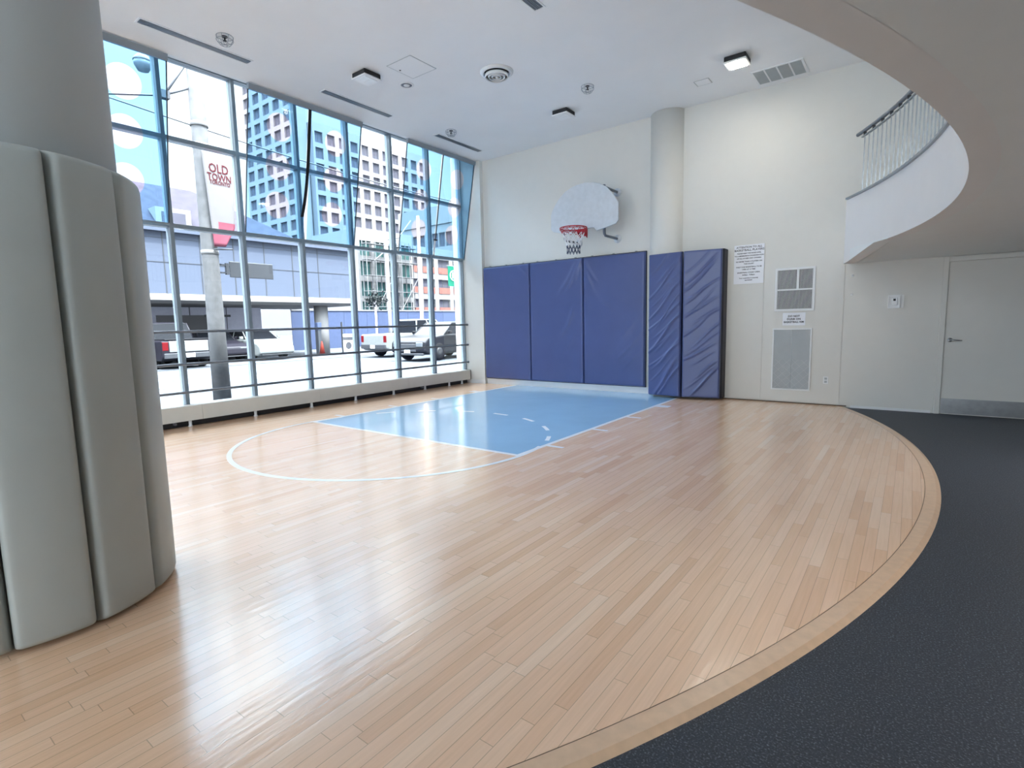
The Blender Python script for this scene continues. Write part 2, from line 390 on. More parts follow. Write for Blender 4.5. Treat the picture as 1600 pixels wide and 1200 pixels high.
# soffit as prism: edge polyline plus room boundary
prism(bm, [(6.50, -.0005)]+outer+[(-1.15, -14), (14, -14), (14, -.0005)], XY, 2.11, 2.30)
struct('ceiling_3', bm, 'soffit', 'low grey soffit of the mezzanine with a sweeping curved edge')
bm = NB()
topc = arc(MC, MR, e0, k0, 12)[:-1]+inner
bot = [(p, 1.97+.14*min(1, i/12)) for i, p in enumerate(topc)]
va = [bm.verts.new((p[0], p[1], z)) for p, z in bot]; vb = [bm.verts.new((p[0], p[1], 2.70)) for p in topc]
oc = [(MC[0]+(p[0]-MC[0])*(MR+.12)/MR, MC[1]+(p[1]-MC[1])*(MR+.12)/MR) for p in topc]
vc = [bm.verts.new((p[0], p[1], 2.70)) for p in oc]; vd = [bm.verts.new((p[0], p[1], z)) for p, (_, z) in zip(oc, bot)]
for i in range(len(topc)-1):
    for a, b in ((va, vb), (vb, vc), (vc, vd), (vd, va)): bm.faces.new((a[i], a[i+1], b[i+1], b[i]))
bm.faces.new((va[0], vb[0], vc[0], vd[0])); bm.faces.new((va[-1], vb[-1], vc[-1], vd[-1]))
struct('wall_mezzanine', bm, 'fascia', 'bright white curved band wall along the mezzanine edge')
bm = NB()   # return from the curved end back to the wall, and the sloping piece below it
prism(bm, [(6.5, -1.75), (6.381, -.001), (6.50, -.001), (6.62, -1.70)], XY, 2.125, 2.70)
struct('wall_return', bm, 'fascia', 'short return of the mezzanine band back to the wall')
bm = NB()
ko = outer[0]; zz = 2.1092
tri = [bm.verts.new(v) for v in ((6.81, -2.45, zz), (6.5, -1.752, 1.97), (6.381, -.001, zz), (6.52, -.001, zz), (ko[0]+.01, ko[1], zz), (ko[0]+.0, ko[1]-.25, zz), (inner[2][0], inner[2][1], zz))]
for f in ((0, 1, 4), (1, 2, 3), (1, 3, 4), (0, 4, 5, 6)): bm.faces.new([tri[i] for i in f])
tt_ = [bm.verts.new((v.co.x, v.co.y, 2.125)) for v in tri]
for f in ((0, 1, 4), (1, 2, 3), (1, 3, 4), (0, 4, 5, 6)): bm.faces.new([tt_[i] for i in f][::-1])
lp = [0, 1, 2, 3, 4, 5, 6]
for a, b in zip(lp, lp[1:]+lp[:1]): bm.faces.new((tri[a], tri[b], tt_[b], tt_[a]))
struct('ceiling_4', bm, 'soffit', 'small dipped corner of the soffit at the wall')
struct('trim_8', (lambda b: (prism(b, [(6.33, 2.11), (6.352, 2.11), (6.352, 2.48), (6.338, 2.48)], XZ, -.014, -.0105), b)[1])(NB()), 'gap', 'dark sliver standing in for shade in the gap beside the mezzanine band')  # dark strip painted as the shade in the wall gap

rl = thing('railing', 'curved steel railing with thin upright bars on top of the white mezzanine band', 'railing', (6.6, -2, 2.70))
RR = MR+.06
path = arc(MC, RR, math.radians(29.2), math.radians(-14), 60)
bm = NB(); prof = [(.021*math.cos(2*PI*k/10), 3.408+.021*math.sin(2*PI*k/10)) for k in range(10)]
def sweep(bm, rad, prof, a0, a1, n=60):
    rings = []
    for i in range(n+1):
        a = math.radians(a0+(a1-a0)*i/n); rings.append([bm.verts.new((MC[0]+(rad+u)*math.cos(a), MC[1]+(rad+u)*math.sin(a), v)) for u, v in prof])
    for A_, B_ in zip(rings, rings[1:]):
        for j in range(len(prof)): bm.faces.new((A_[j], A_[(j+1) % len(prof)], B_[(j+1) % len(prof)], B_[j]))
    bm.faces.new(rings[0]); bm.faces.new(rings[-1])
sweep(bm, RR, prof, 29.3, -14); obj('handrail', bm, 'pipe', rl)
bm = NB(); sweep(bm, RR, [(-.012, 3.345), (.012, 3.345), (.012, 3.357), (-.012, 3.357)], 28.4, -14); obj('top_bar', bm, 'alum', rl)
bm = NB(); sweep(bm, RR-.02, [(-.065, 2.7005), (.06, 2.7005), (.06, 2.722), (-.065, 2.722)], 29.6, -14); obj('base_rail', bm, 'alum', rl)
bal = None
for i in range(50):
    a = math.radians(27.9-.83*i); p = (MC[0]+RR*math.cos(a), MC[1]+RR*math.sin(a))
    if bal is None:
        bm = NB(); bx(bm, p[0]-.006, p[0]+.006, p[1]-.006, p[1]+.006, 2.715, 3.35); bal = obj('baluster', bm, 'steel', rl); b0 = p
    else:
        c = bal.copy(); C.objects.link(c); c.location = (p[0]-b0[0], p[1]-b0[1], 0)
    if i % 2 == 0:
        q = obj('rail_post', box(p[0]-.014, p[0]+.014, p[1]-.014, p[1]+.014, 3.357, 3.389), 'dark', rl)
# dark block seen behind the railing
o = obj('speaker_box', box(6.98, 7.24, -.06, -.0005, 3.10, 3.37), 'dark'); tag(o, 'small dark box fixed to the wall behind the railing bars', 'box')

# downlights added in the soffit, out of view, to brighten the room
SD = [(9.4, -3.3), (9.2, -7.0), (8.2, -11.8), (5.4, -12.9), (12.2, -4.2)]
for i, (x, y) in enumerate(SD):
    t = thing('downlight', 'unseen round downlight added in the low soffit as fill', 'light', (x, y, 2.11), group='added soffit downlights')
    bm = NB(); lathe(bm, [(.085, 0), (.085, -.006), (.065, -.008), (.06, -.002)], (x, y, 2.11), 24); obj('trim_ring', bm, 'white', t)
    bm = NB(); lathe(bm, [(.058, -.003), (.0, -.0031)], (x, y, 2.11), 24); obj('lens', bm, 'lampoff', t)
    light('downlight_fill', 'SPOT', 70, (x, y, 2.095), (0, 0, 0), (1, .95, .88), spot_size=2.4, spot_blend=.9, shadow_soft_size=.05)

# ------------------------------------------------------------------ door
d = sroot('door_1', 'plain grey door with steel kick plate at the right end of the wall', (7.47, 0, 0))
bm = NB(); bx(bm, 7.475, 7.535, -.035, -.0005, -.013, 2.098); bx(bm, 8.50, 8.56, -.035, -.0005, -.013, 2.098); bx(bm, 7.535, 8.50, -.035, -.0005, 2.037, 2.098)
obj('door_frame', bm, 'wall', d, bevel=.003)
lf = obj('door_leaf', box(7.54, 8.495, -.016, -.0005, -.004, 2.032), 'wall', d)
obj('kick_plate', box(7.545, 8.49, -.0185, -.0162, .0, .205), 'steel', d)['label'] = 'brushed steel kick plate'
bm = NB(); lathe(bm, [(.0, -.035), (.026, -.034), (.028, -.02), (.028, -.0165)], (7.595, 0, 1.0), 20, 'y'); tube(bm, [(7.595, -.03, 1.0), (7.595, -.065, 1.0), (7.61, -.07, 1.0), (7.72, -.068, .992)], [.011, .011, .011, .007], 10)
obj('door_handle', bm, 'chrome', d)['label'] = 'satin chrome lever handle'

# ------------------------------------------------------------------ window wall
X0 = -1.05
ys = [-.10-.995*(7-k) for k in range(-4, 8)]   # mullion inner faces M(-4)..M7
def mull(bm, y, z0=.02, z1=5.08, w=.05):
    bx(bm, X0-.14, X0, y-w/2, y+w/2, z0, z1)
names = ['window bay fifth left of the column edge']
bay_label = {7: 'last window bay beside the narrow wall return', 6: 'second window bay from the far wall', 5: 'clear window bay just left of the far blue film panel',
             4: 'window bay at the right half of the middle blue film panel', 3: 'window bay at the left half of the middle blue film panel', 2: 'clear window bay showing the street banner',
             1: 'window bay with the parked pickup in view, beside the big column', 0: 'window bay mostly hidden by the big column', -1: 'window bay hidden behind the big column', -2: 'window bay beyond the big column', -3: 'window bay farthest from the hoop'}
for k in range(-3, 8):
    ya, yb = -.10-.995*(7-(k-1)), -.10-.995*(7-k)
    w = sroot('window_%d' % (8-k), bay_label[k], (X0, (ya+yb)/2, 0))
    bm = NB(); mull(bm, yb if k < 7 else yb-.002); 
    if k == -3: mull(bm, ya)
    obj('mullion', bm, 'mull', w)
    for z, h in ((2.80, .055), (3.975, .055), (.27, .06), (5.05, .06)):
        t_ = obj('transom', box(X0-.13, X0-.004, ya+.0251, yb-.0251, z-h/2, z+h/2), 'mull', w)
    for z0, z1 in ((.30, 2.772), (2.828, 3.947), (4.003, 5.02)):
        obj('glass_pane', box(X0-.075, X0-.067, ya+.025, yb-.025, z0, z1), 'glass', w)
struct('wall_sill', box(-1.35, -1.052, -11.1, -.108, -.05, .24), 'wall', 'low wall below the windows behind the heater')

# tilted blue film panels, top edge inboard at the ceiling
def film(name, ya, yb, label, mid):
    top = Vector((-.60, 0, H)); bot = Vector((-1.0, 0, 2.79)); Ld = (top-bot).length; d_ = (top-bot).normalized(); nrm = Vector((d_.z, 0, -d_.x))
    root = bpy.data.objects.new(name, None); C.objects.link(root); root.location = (bot.x, ya, bot.z)
    root.rotation_euler = (0, math.atan2(top.x-bot.x, top.z-bot.z), 0); tag(root, label, 'sunshade', 'tilted blue film panels on the windows')
    Wd = yb-ya; ym = Wd/2
    cs = [(Wd*.25, z) for z in (.50, 1.07, 1.64)]+[(Wd*.75, z) for z in (.50, 1.07, 1.64)]
    fm = film_material(cs)
    for a, b in ((.012, ym-.03), (ym+.03, Wd-.012)): obj('film_pane', box(-.003, .003, a, b, .03, Ld-.09), fm, root, local=True)
    obj('head_rail', box(-.03, .03, 0, Wd, Ld-.09, Ld-.012), 'alum', root, local=True)
    obj('bottom_rail', box(-.012, .012, 0, Wd, 0, .03), 'mull', root, local=True)
    for a in (0, Wd-.012): obj('side_edge', box(-.008, .008, a, a+.012, .03, Ld-.09), 'darkframe', root, local=True)
    bm = NB()
    if mid == 'strip':
        N_ = 24; pts = [(ym-.0-.05*max(0, (1-(i/N_)*1.0)-.62)**1*2.2, Ld-.09-(Ld-.44)*i/N_) for i in range(N_+1)]
        pts = [(ym-.055*(i/N_)**4*1.5, Ld-.09-(Ld-.47)*i/N_) for i in range(N_+1)]
        L_ = [(y-.026, z) for y, z in pts]+[(y+.026, z) for y, z in pts[::-1]]
        A_ = [bm.verts.new((.012+.02*(i/ N_ if i <= N_ else (2*N_+1-i)/N_), y, z)) for i, (y, z) in enumerate(L_)]
        for i in range(N_): bm.faces.new((A_[i], A_[i+1], A_[2*N_-i], A_[2*N_+1-i]))
        q = obj('felt_strip', bm, 'black', root, local=True); q['label'] = 'black felt strip hanging curled at the bottom'
        s_ = q.modifiers.new('s', 'SOLIDIFY'); s_.thickness = .006
    elif mid == 'thin':
        bx(bm, .004, .014, ym-.012, ym+.012, .36, Ld-.09); obj('seam_strip', bm, 'darkframe', root, local=True)
        obj('seam_clip', box(.004, .02, ym-.05, ym+.05, .33, .36), 'darkframe', root, local=True)
        obj('seam_tape', box(-.004, .004, ym-.02, ym+.02, .03, .33), 'net_w', root, local=True)
    return root
film('film_panel', -8.06, -6.115, 'tilted blue film panel nearest the big padded column', 'thin')
film('film_panel', -5.08, -3.10, 'tilted blue film panel in the middle with a black hanging strip', 'strip')
film('film_panel', -2.06, -.125, 'tilted blue film panel beside the far wall', 'thin')

# hand rails along the glass
for z, lab in ((1.338, 'topmost grey rail across the windows'), (.882, 'middle grey rail across the windows'), (.485, 'lowest grey rail across the windows')):
    t = thing('guard_rail', lab, 'rail', (-.96, -.15, z), group='guard rails along the glass')
    bm = NB(); tube(bm, [(-.96, -11, z), (-.96, -.15, z)], .019, 12); obj('rail_tube', bm, 'pipe', t)
    bm = NB(); lathe(bm, [(.0, -.006), (.026, -.005), (.026, .012), (0, .013)], (-.96, -.145, z), 14, 'y'); obj('end_cap', bm, 'pipe', t)
    for k in range(-3, 8):
        y = -.10-.995*(7-k)-(.03 if k == 7 else 0)
        if y > -11: obj('bracket', box(X0+.0005, -.955, y-.012, y+.012, z-.012, z+.012), 'pipe', t)

# heater
t = thing('baseboard_heater', 'long low grey enamel heater cover standing on small feet under the windows', 'heater', (-.97, -5, 0))
segs = [-9.4, -7.6, -5.95, -4.05, -2.05, -.145]
for a, b in zip(segs, segs[1:]):
    bm = NB(); prism(bm, [(-1.045, .09), (-.90, .09), (-.90, .293), (-.91, .303), (-1.045, .303)], XZ, a+.0015, b-.0015); obj('cover', bm, 'heater', t)
obj('end_panel', box(-1.045, -.895, -.1445, -.137, .085, .306), 'dark', t)
obj('back_channel', box(-1.045, -1.0, -9.4, -.15, .004, .0895), 'dark', t)
for y in (-8.9, -8.0, -7.0, -6.11, -5.17, -4.2, -3.3, -2.4, -1.55, -.82, -.40):
    bm = NB(); lathe(bm, [(.030, .0015), (.030, .012), (.021, .02), (.021, .0895)], (-.94, y, 0), 14); obj('foot', bm, 'white', t)
for y in (-6.3, -1.62): obj('valve', (lambda b: (tube(b, [(-.99, y, .06), (-.93, y, .06)], .018, 10), b)[1])(NB()), 'pipe', t)

# ------------------------------------------------------------------ wall pads
def smoothedge(d, er):
    if d >= er: return 1.0
    x = 1-d/er; return math.sqrt(max(0, 1-x*x))
def samples(L, er, n):
    s = [er*(1-math.cos(PI/2*i/5)) for i in range(6)]
    mid = [er+(L-2*er)*i/n for i in range(1, n)]
    return s+mid+[L-q for q in s[::-1]]
def pad(P, U, Vv, Nn, Wd, Hh, T, er, folds, nu=40, nv=110, amp=.0):
    """soft pad: U across, Vv up, Nn out"""
    P, U, Vv, Nn = map(Vector, (P, U, Vv, Nn)); us = samples(Wd, er, nu); vs = samples(Hh, er, nv); bm = NB(); g = []
    for u in us:
        col = []
        for v in vs:
            e_ = smoothedge(min(u, Wd-u), er)*smoothedge(min(v, Hh-v), er)
            h = T*e_
            for (fu, fv, ang, ln, wd, am) in folds:
                du, dv = u-fu, v-fv; a = math.cos(ang)*du+math.sin(ang)*dv; b = -math.sin(ang)*du+math.cos(ang)*dv
                b += .02*math.sin(a*6+fu*9)
                h += 1.5*am*math.exp(-(b/wd)**2)*math.exp(-(a/ln)**4)*min(1, e_*1.0)
            h += .004*e_*noise.noise(Vector((u*2.2, v*1.6, fseed)))
            col.append(bm.verts.new(P+U*u+Vv*v+Nn*h))
        g.append(col)
    for i in range(len(us)-1):
        for j in range(len(vs)-1):
            f = bm.faces.new((g[i][j], g[i+1][j], g[i+1][j+1], g[i][j+1])); f.smooth = True
    ring = [g[i][0] for i in range(len(us))]+[g[-1][j] for j in range(1, len(vs))]+[g[i][-1] for i in range(len(us)-2, -1, -1)]+[g[0][j] for j in range(len(vs)-2, 0, -1)]
    bk = [bm.verts.new(v.co-Nn*.004) for v in ring]
    for i in range(len(ring)): bm.faces.new((ring[i], bk[i], bk[(i+1) % len(ring)], ring[(i+1) % len(ring)]))
    bm.faces.new(bk)
    return bm
fseed = 1.0
xs = [-.495, .765, 2.03, 3.30]
plab = ['navy blue wall pad next to the window end', 'navy blue wall pad directly below the hoop net', 'widest navy blue wall pad, left of the column pads']
base_pz = .13
for i in range(3):
    x0, x1 = xs[i]+.006, xs[i+1]-.006; Wd = x1-x0; fseed = 3.1*i+1
    t = thing('wall_pad', plab[i], 'wall pad', (x0, -.02, base_pz), group='navy blue pads on the back wall')
    if i == 0: fo = [(Wd-.12, 2.28, -.9, .28, .03, .006), (Wd-.2, 2.36, -.7, .2, .025, .004)]
    elif i == 1: fo = [(Wd-.18, 2.15, 1.0, .32, .028, .008), (Wd-.32, 2.1, .95, .4, .04, .006), (Wd-.1, 2.2, 1.15, .24, .02, .006), (Wd-.35, 1.2, 1.1, .35, .05, .005), (Wd-.3, .8, 1.0, .3, .04, .004)]
    else: fo = [(.14, 2.22, -1.0, .26, .025, .008), (.1, 2.12, -1.15, .3, .022, .006), (Wd-.3, .75, .75, .35, .04, .005), (Wd-.25, .5, .7, .3, .035, .005), (Wd-.35, 1.05, .8, .3, .05, .004), (.3, 1.7, -.9, .4, .06, .003)]
    fo = [(a_, b_, c_, d_, e_*.8, f_*1.5) for a_, b_, c_, d_, e_, f_ in fo]
    obj('pad_cover', pad((x0, -.035, base_pz), (1, 0, 0), (0, 0, 1), (0, -1, 0), Wd, 2.45, .058, .028, fo, 44, 90), 'navy', t)
    obj('backing_board', box(x0-.004, x1+.004, -.034, -.0005, base_pz-.012, base_pz+2.462), 'navy_dark', t)
    for k in range(3):
        obj('top_clip', box(x0+.15+k*.45, x0+.19+k*.45, -.05, -.0345, base_pz+2.463, base_pz+2.475), 'steel', t)
# boxed-out pads round the column
def cpad(name, A, B, z0, hgt, lab, folds, seed):
    global fseed; fseed = seed
    A = Vector((A[0], A[1], 0)); B = Vector((B[0], B[1], 0)); U = (B-A).normalized(); Wd = (B-A).length; Nn = Vector((U.y, -U.x, 0))
    t = thing(name, lab, 'wall pad', (A.x, A.y, z0), group='navy blue pads boxed round the column foot')
    obj('pad_cover', pad(A+Vector((0, 0, z0)), U, (0, 0, 1), Nn, Wd, hgt, .055, .024, folds, 60, 150), 'navy', t)
    return t
def rfolds(n, W_, amp, a0, a1, seed, lo=.2, hi=2.35):
    r = random.Random(seed); out = []
    for i in range(n):
        v = lo+(hi-lo)*((i+r.random()*.8)/n)
        out.append((r.uniform(.15, W_-.15), v, r.uniform(a0, a1), r.uniform(.2, .42), r.uniform(.009, .022), amp*r.uniform(.5, 1.2)))
    return out
t = cpad('wall_pad', (3.475, -.30), (4.065, -.355), .035, 2.44, 'narrow navy blue pad with shiny diagonal creases in front of the round column', rfolds(22, .6, .012, .62, .95, 5)+[(.30, .28, .95, .42, .016, .012), (.30, 1.08, .85, .45, .02, .016)], 9)
bm = NB(); prism(bm, [(3.475, -.296), (4.065, -.351), (4.065, -.31), (3.51, -.25), (3.51, -.095), (3.475, -.095)], XY, .03, 2.475); obj('backing_board', bm, 'navy_dark', t)
t = cpad('wall_pad', (4.085, -.356), (4.68, -.245), .035, 2.44, 'rightmost navy blue pad with its dark edge turned toward the sign', rfolds(16, .6, .008, .45, .75, 11)+[(.3, .22, .8, .4, .016, .012)], 14)
bm = NB(); prism(bm, [(4.085, -.352), (4.68, -.241), (4.70, -.20), (4.70, -.012), (4.66, -.012), (4.66, -.19), (4.085, -.31)], XY, .03, 2.475); obj('backing_board', bm, 'navy_dark', t)

# round column on the back wall
bm = NB(); lathe(bm, [(.31, 0.0), (.31, H-.001)], (3.645, .10, 0), 64)
struct('wall_column', bm, 'wall', 'round pale column half set in the back wall above the pads')

# ------------------------------------------------------------------ big padded column at left
CX, CY = 3.64, -8.68
bm = NB(); lathe(bm, [(.515, .002), (.515, H-.001)], (CX, CY, 0), 96)
struct('wall_column_2', bm, 'shaft', 'thick round column rising behind the pale grey pads at left')
def curved_pad(a0, a1, z0, z1, seed):
    R0 = .5205; T = .085; er = .035; arcL = (a1-a0)*(R0+T); us = samples(arcL, er, 14); vs = samples(z1-z0, er, 26); bm = NB(); g = []
    for u in us:
        col = []
        for v in vs:
            e_ = smoothedge(min(u, arcL-u), er)*smoothedge(min(v, z1-z0-v), er)
            a = a0+(a1-a0)*u/arcL; r = R0+.02+(T-.02)*e_+.004*e_*noise.noise(Vector((a*2, v*1.3, seed)))
            col.append(bm.verts.new((CX+r*math.cos(a), CY+r*math.sin(a), z0+v)))
        g.append(col)
    for i in range(len(us)-1):
        for j in range(len(vs)-1):
            f = bm.faces.new((g[i][j], g[i+1][j], g[i+1][j+1], g[i][j+1])); f.smooth = True
    ring = [g[i][0] for i in range(len(us))]+[g[-1][j] for j in range(1, len(vs))]+[g[i][-1] for i in range(len(us)-2, -1, -1)]+[g[0][j] for j in range(len(vs)-2, 0, -1)]
    bk = []
    for v in ring:
        dx, dy = v.co.x-CX, v.co.y-CY; q = R0/math.hypot(dx, dy); bk.append(bm.verts.new((CX+dx*q, CY+dy*q, v.co.z)))
    for i in range(len(ring)): 
        f = bm.faces.new((ring[i], bk[i], bk[(i+1) % len(ring)], ring[(i+1) % len(ring)]))
    return bm
cpl = {0: 'pale grey column pad filling the middle, between the two long dark seams', 1: 'pale grey column pad facing the windows, beyond the widest pad', 11: 'pale grey column pad at the very left edge of the view', 2: 'pale grey column pad turned to the glass at the far right of the column'}
for i in range(12):
    a0 = math.radians(10.3+31.0*(i)) if i < 2 else None
    start = 10.3+30.0*i if i else 10.3
    b0_, b1_ = start+.35, start+30-.35
    lab = {0: 'pale grey column pad with the brightest front, right of the long dark seam', 1: 'pale grey column pad curving away toward the windows', 11: 'pale grey column pad in shade left of the long dark seam', 10: 'sliver of pale grey column pad at the left edge of the view'}.get(i, 'pale grey column pad on the hidden side of the big column')
    o = obj('column_pad', curved_pad(math.radians(b0_), math.radians(b1_), .012, 2.135, i*1.7), 'offwhite_vinyl')
    tag(o, lab, 'column pad', 'pale grey pads round the big column')

# ------------------------------------------------------------------ hoop
t = thing('basketball_hoop', 'white fan shaped backboard with red rim and white net mounted high on the wall', 'basketball hoop', (2.34, 0, 2.95))
ol = [(1.64, 3.09), (1.66, 3.03), (1.70, 2.99), (1.80, 2.965), (2.02, 3.02), (2.12, 3.035), (2.54, 3.02), (2.60, 2.955), (2.97, 3.035), (3.018, 3.085), (3.018, 3.385), (2.99, 3.43), (2.90, 3.565), (2.785, 3.69), (2.66, 3.76), (2.53, 3.80), (2.36, 3.822), (2.20, 3.81), (2.08, 3.78), (1.95, 3.725), (1.83, 3.63), (1.74, 3.53), (1.66, 3.40), (1.64, 3.34)]
# symmetric lower edge: the left wing mirrors the right one
ol = [(1.64, 3.085), (1.69, 3.035), (2.06, 2.955), (2.12, 3.02)]+ol[6:]
bm = NB(); prism(bm, ol, XZ, -.60, -.575)
obj('backboard', bm, 'board', t, bevel=.006)
bm = NB(); prism(bm, [(x*1.0, z) for x, z in ol], XZ, -.5745, -.555)
for v in bm.verts: v.co.x = 2.33+(v.co.x-2.33)*.96; v.co.z = 3.4+(v.co.z-3.4)*.95
obj('back_frame', bm, 'alum', t)
RZ = 2.985; rc = Vector((2.345, -.60-.15-.229, RZ))
bm = NB(); tube(bm, [rc+Vector((math.cos(a)*.232, math.sin(a)*.232, 0)) for a in [2*PI*i/48 for i in range(48)]], .010, 10, closed=True)
tube(bm, [rc+Vector((math.cos(a)*.236, math.sin(a)*.236, -.024)) for a in [2*PI*i/48 for i in range(48)]], .006, 8, closed=True)
for i in range(12):
    a = 2*PI*(i+.5)/12; q = rc+Vector((math.cos(a)*.236, math.sin(a)*.236, -.012)); bx(bm, q.x-.006, q.x+.006, q.y-.006, q.y+.006, q.z-.018, q.z+.012)
obj('rim', bm, 'red', t)['label'] = 'red steel rim'
bm = NB(); bx(bm, 2.345-.09, 2.345+.09, -.77, -.655, RZ-.045, RZ+.004); bx(bm, 2.345-.075, 2.345+.075, -.66, -.601, RZ-.10, RZ+.03)
prism(bm, [(-.60, RZ-.13), (-.60, RZ-.02), (-.80, RZ-.02)], YZ, 2.345-.07, 2.345-.055); prism(bm, [(-.60, RZ-.13), (-.60, RZ-.02), (-.80, RZ-.02)], YZ, 2.345+.055, 2.345+.07)
obj('rim_mount', bm, 'red', t)
bm = NB(); nn = 12; lev = [(0, .228), (.07, .195), (.14, .165), (.21, .140), (.28, .122), (.35, .112), (.42, .118)]
for k in range(len(lev)-1):
    for i in range(nn):
        for s in (-1, 1):
            o0 = (k % 2)*.5
            a = 2*PI*(i+o0)/nn; b = 2*PI*(i+o0+s*.5)/nn
            z0, r0_ = lev[k]; z1, r1_ = lev[k+1]; k_ = len(bm.faces)
            p0 = rc+Vector((math.cos(a)*r0_, math.sin(a)*r0_, -z0-.02)); p1 = rc+Vector((math.cos(b)*r1_, math.sin(b)*r1_, -z1-.02))
            tube(bm, [p0, (p0+p1)/2+Vector((0, 0, -.004)), p1], .0052, 5, caps=False)
            bm.faces.ensure_lookup_table()
            for f in bm.faces[k_:]: f.material_index = 1 if k == 0 else (2 if k >= 4 else 0)
obj('net', bm, ['net_w', 'net_r', 'net_b'], t)['label'] = 'white cord net with red top and dark blue bottom'
for x in (1.90, 2.72):   # pipe supports to the wall
    ZT = 3.70 if x > 2 else 3.56
    bm = NB(); tube(bm, [(x, -.54, ZT+.04), (x, -.54, 2.92)], .024, 12); tube(bm, [(x, -.54, ZT), (x, -.03, ZT)], .024, 12); tube(bm, [(x, -.54, 2.955), (x, -.535, 2.90), (x, -.50, 2.87), (x, -.03, 2.865)], .024, 12)
    obj('support_pipe', bm, 'pipe', t)
    for z in (ZT, 2.865):
        bm = NB(); lathe(bm, [(0, -.034), (.036, -.033), (.036, -.012), (.075, -.010), (.075, -.0005)], (x, 0, z), 20, 'y'); obj('wall_flange', bm, 'board', t)

# ------------------------------------------------------------------ signs, grilles, thermostat, outlet
t = thing('court_rules_sign', 'white sign with black writing headed ATTENTION TO ALL BASKETBALL PLAYERS', 'sign', (5.03, -.0115, 2.22))
obj('sign_plate', box(4.80, 5.253, -.018, -.0105, 1.903, 2.52), 'paper', t)
L_ = [('ATTENTION TO ALL', .042, 0, .27), ('BASKETBALL PLAYERS', .046, 0, .225), ('PLEASE KEEP THE NOISE LEVEL', .0265, 0, .175), ('TO A MINIMUM IN CONSIDERATION', .0265, 0, .135), ('OF ALL OTHER UNIT OWNERS', .0265, 0, .095),
      ('NO MORE THAN 4 PLAYERS ON', .0275, 0, .045), ('THE COURT', .0275, 0, .008), ('ONLY ONE BASKETBALL TO BE', .0275, 0, -.042), ('USED AT A TIME', .0275, 0, -.080), ('BASKETBALL COURT OPEN:', .0275, 0, -.130), ('8:00am - 9:00pm', .0275, 0, -.168), ('Your cooperation is sincerely', .024, 0, -.218), ('appreciated', .024, 0, -.250)]
obj('lettering', text_bm(L_, lambda u, v: (5.0265+u, -.0186, 2.2115+v), .0008), 'ink', t)
t = thing('paper_notice', 'small crumpled laminated notice taped between the two wall grilles', 'notice', (5.70, -.0115, 1.31))
bm = NB(); nx_, nz_ = 14, 8; g = [[bm.verts.new((5.548+.315*i/nx_, -.013-.004*abs(noise.noise(Vector((i*.5, j*.6, 3)))), 1.222+.195*j/nz_)) for j in range(nz_+1)] for i in range(nx_+1)]
for i in range(nx_):
    for j in range(nz_): bm.faces.new((g[i][j], g[i+1][j], g[i+1][j+1], g[i][j+1]))
obj('notice_sheet', bm, 'paper', t)
obj('lettering', text_bm([('DO NOT', .04, 0, .045), ('DUNK ON', .04, 0, 0), ('BASKETBALL RIM', .037, 0, -.045)], lambda u, v: (5.705+u, -.0185, 1.318+v), .001), 'ink', t)

def grille(name, lab, x0, x1, z0, z1, fw_, nslat, matslat, cross, diag=False):
    t = thing(name, lab, 'grille', ((x0+x1)/2, -.0105, z0), group='wall grilles'); y0, y1 = -.028, -.0105
    bm = NB(); bx(bm, x0, x1, y0, y1, z0, z0+fw_); bx(bm, x0, x1, y0, y1, z1-fw_, z1); bx(bm, x0, x0+fw_, y0, y1, z0+fw_, z1-fw_); bx(bm, x1-fw_, x1, y0, y1, z0+fw_, z1-fw_)
    obj('grille_frame', bm, 'white', t, bevel=.003)
    obj('backing', box(x0+fw_, x1-fw_, -.0125, -.0106, z0+fw_, z1-fw_), 'ink' if not diag else 'pale_back', t)
    bm = NB(); n = nslat; a, b = x0+fw_, x1-fw_
    for i in range(n):
        x = a+(b-a)*(i+.5)/n; bx(bm, x-(b-a)/n*.17, x+(b-a)/n*.17, -.023, -.0126, z0+fw_, z1-fw_)
    obj('slats', bm, matslat, t)
    zm = (z0+z1)/2
    if cross:
        obj('cross_bar', box(a, b, -.0285, -.0126, zm-.014, zm+.008), 'white', t)
        obj('centre_bar', box((a+b)/2+.028, (a+b)/2+.055, -.0275, -.0126, zm+.008, z1-fw_), 'white', t)
    if diag:
        bm = NB(); s = .075
        for k in range(-8, 9):
            for sg in (1, -1):
                x_s = (a+b)/2+k*s*1.6; 
                p0 = Vector((x_s, -.024, z0+fw_)); p1 = Vector((x_s+sg*(zm-z0-fw_)*1.0, -.024, zm))
                # clip to frame
                tt0, tt1 = 0.0, 1.0; dx = p1.x-p0.x
                for lim, sgn in ((a, 1), (b, -1)):
                    f0 = (p0.x-lim)*sgn; f1 = (p1.x-lim)*sgn
                    if f0 < 0 and f1 < 0: tt1 = -1
                    elif f0 < 0: tt0 = max(tt0, f0/(f0-f1))
                    elif f1 < 0: tt1 = min(tt1, f0/(f0-f1))
                if tt1 > tt0: tube(bm, [p0.lerp(p1, tt0), p0.lerp(p1, tt1)], .0025, 4)
        obj('diamond_wires', bm, 'white', t); obj('centre_bar', box((a+b)/2-.003, (a+b)/2+.003, -.026, -.0126, z0+fw_, z1-fw_), 'grey_grille', t)
    return t
grille('wall_grille', 'square white framed return air grille with dark vertical slats', 5.425, 5.978, 1.443, 2.108, .034, 30, 'white', True)
grille('wall_grille', 'tall white framed pale grille near the floor below the paper notice', 5.414, 5.965, .204, 1.177, .022, 60, 'pale_back', False, True)
t = thing('wall_outlet', 'small white wall outlet right of the tall pale grille', 'outlet', (6.17, -.0105, .385))
obj('cover_plate', box(6.135, 6.205, -.016, -.0105, .328, .443), 'white_plastic', t, bevel=.002)
